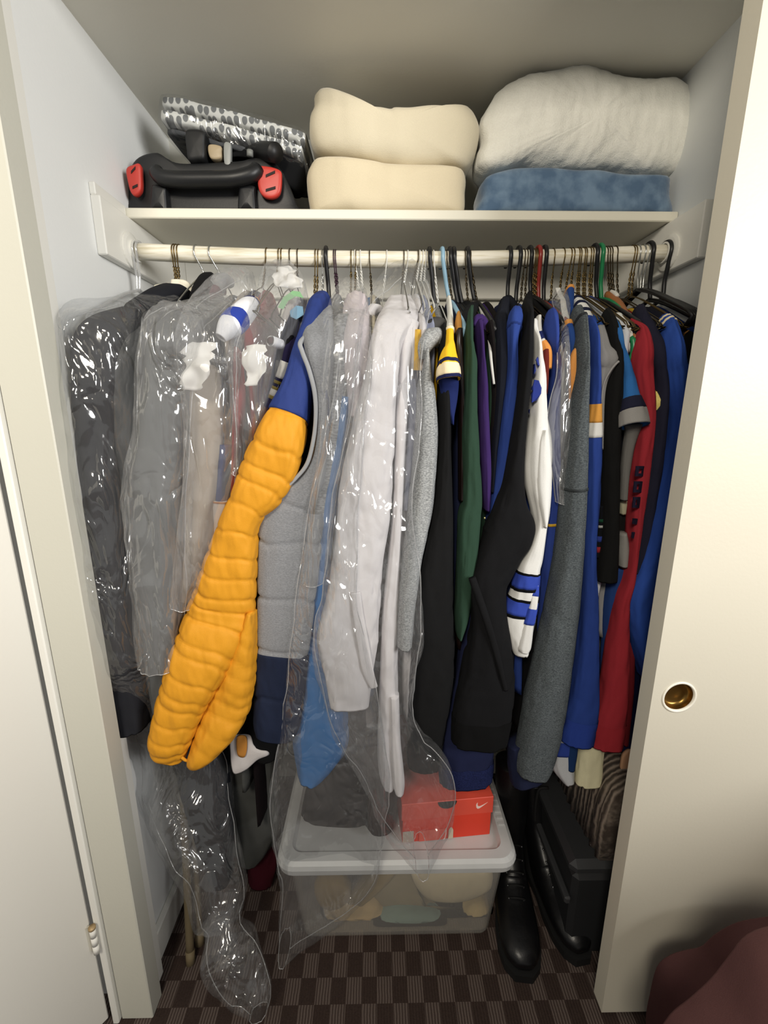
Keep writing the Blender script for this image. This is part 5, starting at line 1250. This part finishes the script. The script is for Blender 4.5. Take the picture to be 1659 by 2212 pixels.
# red shoebox on the bin lid
ORB, DRB = plain('#e0402a', 0.55), plain('#e85a45', 0.5)
yaw = math.radians(-5)
bx_ = Vector((math.cos(yaw), -math.sin(yaw) * -1 * -1, 0)); bx_ = Vector((math.cos(math.radians(5)), math.sin(math.radians(5)), 0)); by_ = Vector((-bx_.y, bx_.x, 0))
ZB = BH + 0.0065
fr_l, fr_r = Vector((0.041, 0.862, 0)), None
BW, BD, BHH = 0.226, 0.315, 0.118
c0 = Vector((at(868, 1800, 0.866).x, 0.866, ZB)) + bx_ * (BW / 2) + by_ * (BD / 2)
sb = empty('shoebox', c0, 'red cardboard shoebox with a white tick logo standing on the bin lid', 'shoebox')
obox('box_base', c0 + Vector((0, 0, BHH * 0.48)), bx_ * (BW / 2 - 0.002), by_ * (BD / 2 - 0.002), (0, 0, BHH * 0.48), ORB, sb, bev=0.001)
lidz = ZB + BHH - 0.024
sl = obox('box_lid', c0 + Vector((0, 0, BHH - 0.024)), bx_ * (BW / 2 + 0.001), by_ * (BD / 2 + 0.001), (0, 0, 0.024), plain('#e2523f', 0.5), sb, bev=0.0012)
def on_front(u, z, off=0.0016):      # u across the front, z up from the lid plane
    return c0 - by_ * (BD / 2 + off) + bx_ * (u * BW / 2) + Vector((0, 0, z))
def decal(name, pts, mat, parent, off=0.0016, top=False, th=0.0006):
    if top:
        A = [c0 + bx_ * (u * BW / 2) + by_ * (w * BD / 2) + Vector((0, 0, BHH + off - 0.0012)) for u, w in pts]; d = Vector((0, 0, -th))
    else:
        A = [on_front(u, z, off) for u, z in pts]; d = by_ * th
    n = len(A); f = [tuple(range(n)), tuple(range(2 * n - 1, n - 1, -1))] + [(k, (k + 1) % n, n + (k + 1) % n, n + k) for k in range(n)]
    return fix_normals(mesh(name, A + [a + d for a in A], f, mat, parent, smooth=False))
sw = [(0.62, 0.097), (0.63, 0.090), (0.66, 0.0865), (0.70, 0.0875), (0.78, 0.094), (0.88, 0.1035), (0.77, 0.0965), (0.71, 0.0935), (0.675, 0.0935), (0.655, 0.0965), (0.65, 0.100), (0.655, 0.105), (0.63, 0.102)]
decal('tick_logo', sw, plain('#f3d9d0', 0.5), sl)
decal('finger_hole', [(-0.02 + 0.21 * math.cos(math.radians(180 + 180 * k / 14)), 0.1165 + 0.021 * math.sin(math.radians(180 + 180 * k / 14))) for k in range(15)], plain('#23211e', 0.8), sl)
decal('orange_sticker', [(0.33 + 0.33 * math.cos(a / 20 * 2 * math.pi), -0.62 + 0.16 * math.sin(a / 20 * 2 * math.pi)) for a in range(20)], plain('#e8992c', 0.5), sl, top=True)
decal('white_sticker', [(0.03, 0.002), (0.14, 0.002), (0.14, 0.028), (0.11, 0.036), (0.07, 0.036), (0.04, 0.028)], plain('#cfc6b0', 0.6), sb, off=0.0006)
decal('size_label', [(-0.62, 0.002), (-0.02, 0.002), (-0.02, 0.034), (-0.62, 0.034)], plain('#e0604f', 0.5), sb, off=0.0004)
decal('barcode_label', [(-0.98, 0.004), (-0.74, 0.004), (-0.74, 0.036), (-0.98, 0.036)], plain('#bdb3a6', 0.6), sb, off=0.0006)
decal('label_edge', [(-0.10, 0.001), (-0.05, 0.006), (-0.03, 0.02), (-0.03, 0.035), (-0.015, 0.035), (-0.015, 0.018), (-0.04, 0.002)], plain('#efe8e0', 0.5), sb, off=0.0009)

# black boots
BOOT = plain('#0e0e10', 0.36, 0, 0.45, 0.25, 90)
def boot(label, toe, heel, shaft_top, w, zt, rot):
    toe = Vector(toe); heel = Vector(heel)
    d = (toe - heel).normalized()
    root = empty('black_boot', (heel.x, heel.y, 0), label, 'boot')
    top = Vector(shaft_top)
    st = []
    ank = heel + d * 0.055 + Vector((0, 0, 0.11))
    st.append((top.x, top.y, top.z, w * 0.98, w * 1.10, 0))
    st.append(((top.x + ank.x) / 2, (top.y + ank.y) / 2, (top.z + ank.z) / 2, w * 0.92, w * 1.05, 1))
    st.append((ank.x, ank.y, ank.z + 0.03, w * 0.80, w * 0.98, 2))
    q = heel + d * 0.105 + Vector((0, 0, 0.068)); st.append((q.x, q.y, q.z, w * 0.90, 0.058, 3))
    q = heel + d * 0.17 + Vector((0, 0, 0.052)); st.append((q.x, q.y, q.z, w * 1.04, 0.040, 4))
    q = heel + d * 0.235 + Vector((0, 0, 0.045)); st.append((q.x, q.y, q.z, w * 1.05, 0.031, 5))
    q = heel + d * 0.272 + Vector((0, 0, 0.040)); st.append((q.x, q.y, q.z, w * 0.82, 0.024, 6))
    q = heel + d * 0.290 + Vector((0, 0, 0.036)); st.append((q.x, q.y, q.z, w * 0.40, 0.012, 7))
    L = Loft(st, n=28, step=0.008, wr=0.04, seed=heel.x * 20, expo=2.2)
    up = L.build('upper', BOOT, root, hollow=False)
    # sole
    side = Vector((-d.y, d.x, 0)); v, f = [], []
    prof = [(-0.03, 0.55), (-0.02, 0.8), (0.02, 0.9), (0.08, 0.82), (0.13, 0.85), (0.19, 1.05), (0.24, 1.06), (0.275, 0.86), (0.297, 0.42)]
    loop = [heel + d * a + side * (b * w * 1.06) for a, b in prof] + [heel + d * a - side * (b * w * 1.06) for a, b in reversed(prof)]
    n = len(loop)
    for z in (0.001, 0.022): v += [Vector((p.x, p.y, z)) for p in loop]
    f = [tuple(range(n - 1, -1, -1)), tuple(range(n, 2 * n))] + [(k, (k + 1) % n, n + (k + 1) % n, n + k) for k in range(n)]
    fix_normals(mesh('sole', v, f, plain('#0b0b0c', 0.7), root, smooth=False))
    # eyelets and laces up the instep
    EY = plain('#8c8d8f', 0.25, 0.9)
    for i in range(5):
        t = i / 4
        c = (heel + d * (0.175 - 0.075 * t)) + Vector((0, 0, 0.094 + 0.062 * t + 0.018 * t * t))
        for s in (-1, 1):
            e = c + side * (s * w * (0.42 + 0.06 * t)) - Vector((0, 0, 0.006))
            wire('eyelet', [e, e + d * 0.003 + Vector((0, 0, 0.003))], 0.0024, EY, up, n=8, step=0)
        wire('lace', [c - side * w * 0.42 + d * 0.004, c + d * 0.006 + Vector((0, 0, 0.005)), c + side * w * 0.42 + d * 0.004], 0.0022, plain('#09090a', 0.8), up, n=6, step=0.01)
    return root
fl = at_floor(1132, 2130); 
boot('tall black lace-up boot beside the storage bin', (fl.x + 0.003, fl.y + 0.02, 0), (fl.x + 0.035, fl.y + 0.30, 0), (fl.x + 0.035, fl.y + 0.285, 0.36), 0.046, 0.36, 0)
fl2 = at_floor(1262, 2094)
boot('black lace-up boot closest to the sliding door', (fl2.x - 0.002, fl2.y + 0.02, 0), (fl2.x - 0.045, fl2.y + 0.30, 0), (fl2.x - 0.045, fl2.y + 0.29, 0.27), 0.042, 0.27, 0)

# black case along the right wall with a ribbed brown textile on it
sc_ = empty('footlocker', (0.57, 1.05, 0), 'black plastic footlocker along the right closet wall behind the boots', 'footlocker')
TR = plain('#242527', 0.5, 0, 0.4)
box('trunk_body', 0.46, 0.655, 0.80, 1.345, 0.002, 0.25, TR, sc_, bev=0.012)
box('lower_rim', 0.444, 0.4595, 0.80, 1.345, 0.165, 0.185, plain('#38393b', 0.45), sc_, bev=0.004)
box('lid_edge', 0.448, 0.657, 0.795, 1.35, 0.252, 0.292, plain('#303133', 0.45), sc_, bev=0.014)
wire('strap', [(0.447, 1.0, 0.16), (0.441, 1.0, 0.20), (0.440, 1.0, 0.26), (0.446, 1.0, 0.296), (0.47, 1.0, 0.298)], 0.004, plain('#0c0c0d', 0.8), sc_, n=6, step=0.01)
rib, nt, bs = nodes_of('ribbed_brown_textile')
tc = nt.nodes.new('ShaderNodeTexCoord'); wv = nt.nodes.new('ShaderNodeTexWave'); wv.bands_direction = 'Y'; wv.inputs['Scale'].default_value = 22; wv.inputs['Distortion'].default_value = 2.5; wv.inputs['Detail'].default_value = 2; wv.inputs['Detail Scale'].default_value = 2
cr = nt.nodes.new('ShaderNodeValToRGB'); cr.color_ramp.elements[0].color = lin('#3b3129'); cr.color_ramp.elements[1].color = lin('#83766a')
nt.links.new(tc.outputs['Object'], wv.inputs['Vector']); nt.links.new(wv.outputs['Fac'], cr.inputs['Fac']); nt.links.new(cr.outputs['Color'], bs.inputs['Base Color']); bs.inputs['Roughness'].default_value = 1.0
b = nt.nodes.new('ShaderNodeBump'); b.inputs['Strength'].default_value = 0.8; b.inputs['Distance'].default_value = 0.004
nt.links.new(wv.outputs['Fac'], b.inputs['Height']); nt.links.new(b.outputs['Normal'], bs.inputs['Normal'])
v, f = [], []
K, J = 40, 16
for i in range(K + 1):
    y = 0.80 + 0.54 * i / K
    for j in range(J + 1):
        t = j / J
        a = math.pi * (0.0 + t)
        x = 0.585 - 0.075 * math.cos(a) ; z = 0.293 + 0.215 * abs(math.sin(a)) ** 0.5
        p = Vector((min(x, XR - 0.004), y, z)) + Vector((0.004 * math.sin(y * 260) , 0, 0.002 * math.sin(y * 260)))
        p += noise.noise_vector(p * 12) * 0.006
        p.x = min(p.x, XR - 0.003)
        v.append(p)
for i in range(K):
    for j in range(J):
        a = i * (J + 1) + j
        f.append((a, a + 1, a + J + 2, a + J + 1))
f.append(tuple(range(J + 1))); f.append(tuple(K * (J + 1) + j for j in range(J, -1, -1)))
f.append(tuple([i * (J + 1) for i in range(K, -1, -1)] + [i * (J + 1) + J for i in range(K + 1)]))
o = fix_normals(mesh('ribbed_rug', v, f, rib)); tag(o, 'brown ribbed woven rug rolled on top of the black footlocker', 'rug')

# two wooden poles leaning in the left corner
WOOD = plain('#6b5f49', 0.6, 0, 0.3, 0.3, 60)
for base, lean, r, lab in ((at_floor(412, 2082), (-0.085, 0.30, 0.95), 0.0095, 'thin wooden pole in the left corner, the one nearer the camera'),
                           (at_floor(432, 2040), (-0.075, 0.26, 0.95), 0.0098, 'thin wooden pole in the left corner, the one farther back')):
    base = Vector((base.x, base.y, 0.002))
    tip = base + Vector(lean)
    tip.x = max(tip.x, XL + 0.018)
    p = empty('wooden_pole', base, lab, 'pole')
    wire('shaft', [base + (tip - base) * 0.02, base + (tip - base) * 0.5, tip], r, WOOD, p, n=14, step=0.05)
    wire('tip_cap', [base, base + (tip - base) * 0.03], r * 1.12, plain('#77694f', 0.7), p, n=14, step=0)

# corner of a maroon upholstered chair in front of the sliding door, plus added unseen shade parts
MAR = fabric('#5a3a3a', 0.95, 600, 0.4, 0.08, 10)
ch = empty('upholstered_chair', (at(1640, 2150, 0.5).x, 0.45, 0), 'dark maroon upholstered chair corner in front of the sliding door', 'chair')
inflate('seat_cushion', [(1396, 2240), (1400, 2170), (1410, 2110), (1428, 2078), (1455, 2060), (1490, 2051), (1515, 2044), (1545, 2020), (1590, 1998), (1640, 1986), (1720, 1980), (1800, 2000), (1830, 2120), (1800, 2300), (1600, 2340), (1440, 2330)], 0.60, 0.20, MAR, ch, p=3, rings=14, n=110, wr=0.003, front=0.95)
inflate('arm_pad', [(1405, 2290), (1440, 2205), (1490, 2162), (1540, 2120), (1575, 2065), (1610, 2025), (1660, 2002), (1740, 1990), (1830, 2030), (1860, 2200), (1800, 2420), (1600, 2460), (1450, 2400)], 0.47, 0.20, fabric('#6a4746', 0.95, 600, 0.4, 0.08, 10), ch, p=3, rings=14, n=110, wr=0.003, front=0.95)
box('unseen_shade_seat', 0.70, 1.12, -0.10, 0.46, 0.28, 0.42, MAR, ch, bev=0.04)  # unseen seat, back and far arm, added to shade the lower door
box('unseen_shade_back', 0.56, 1.30, -0.26, -0.10, 0.28, 1.18, MAR, ch, bev=0.04)
box('unseen_shade_arm', 1.02, 1.14, -0.10, 0.50, 0.28, 0.80, MAR, ch, bev=0.03)
cc = at(1640, 2150, 0.47)
wire('pedestal', [(cc.x + 0.25, 0.25, 0.03), (cc.x + 0.25, 0.25, 0.32)], 0.025, plain('#141414', 0.4), ch, n=14, step=0)
for k in range(5):
    a = k * 2 * math.pi / 5 + 0.3
    wire('chair_leg', [(cc.x + 0.25, 0.25, 0.05), (cc.x + 0.25 + 0.24 * math.cos(a), 0.25 + 0.24 * math.sin(a), 0.022)], 0.016, plain('#141414', 0.4), ch, n=10, step=0, taper=0.7)
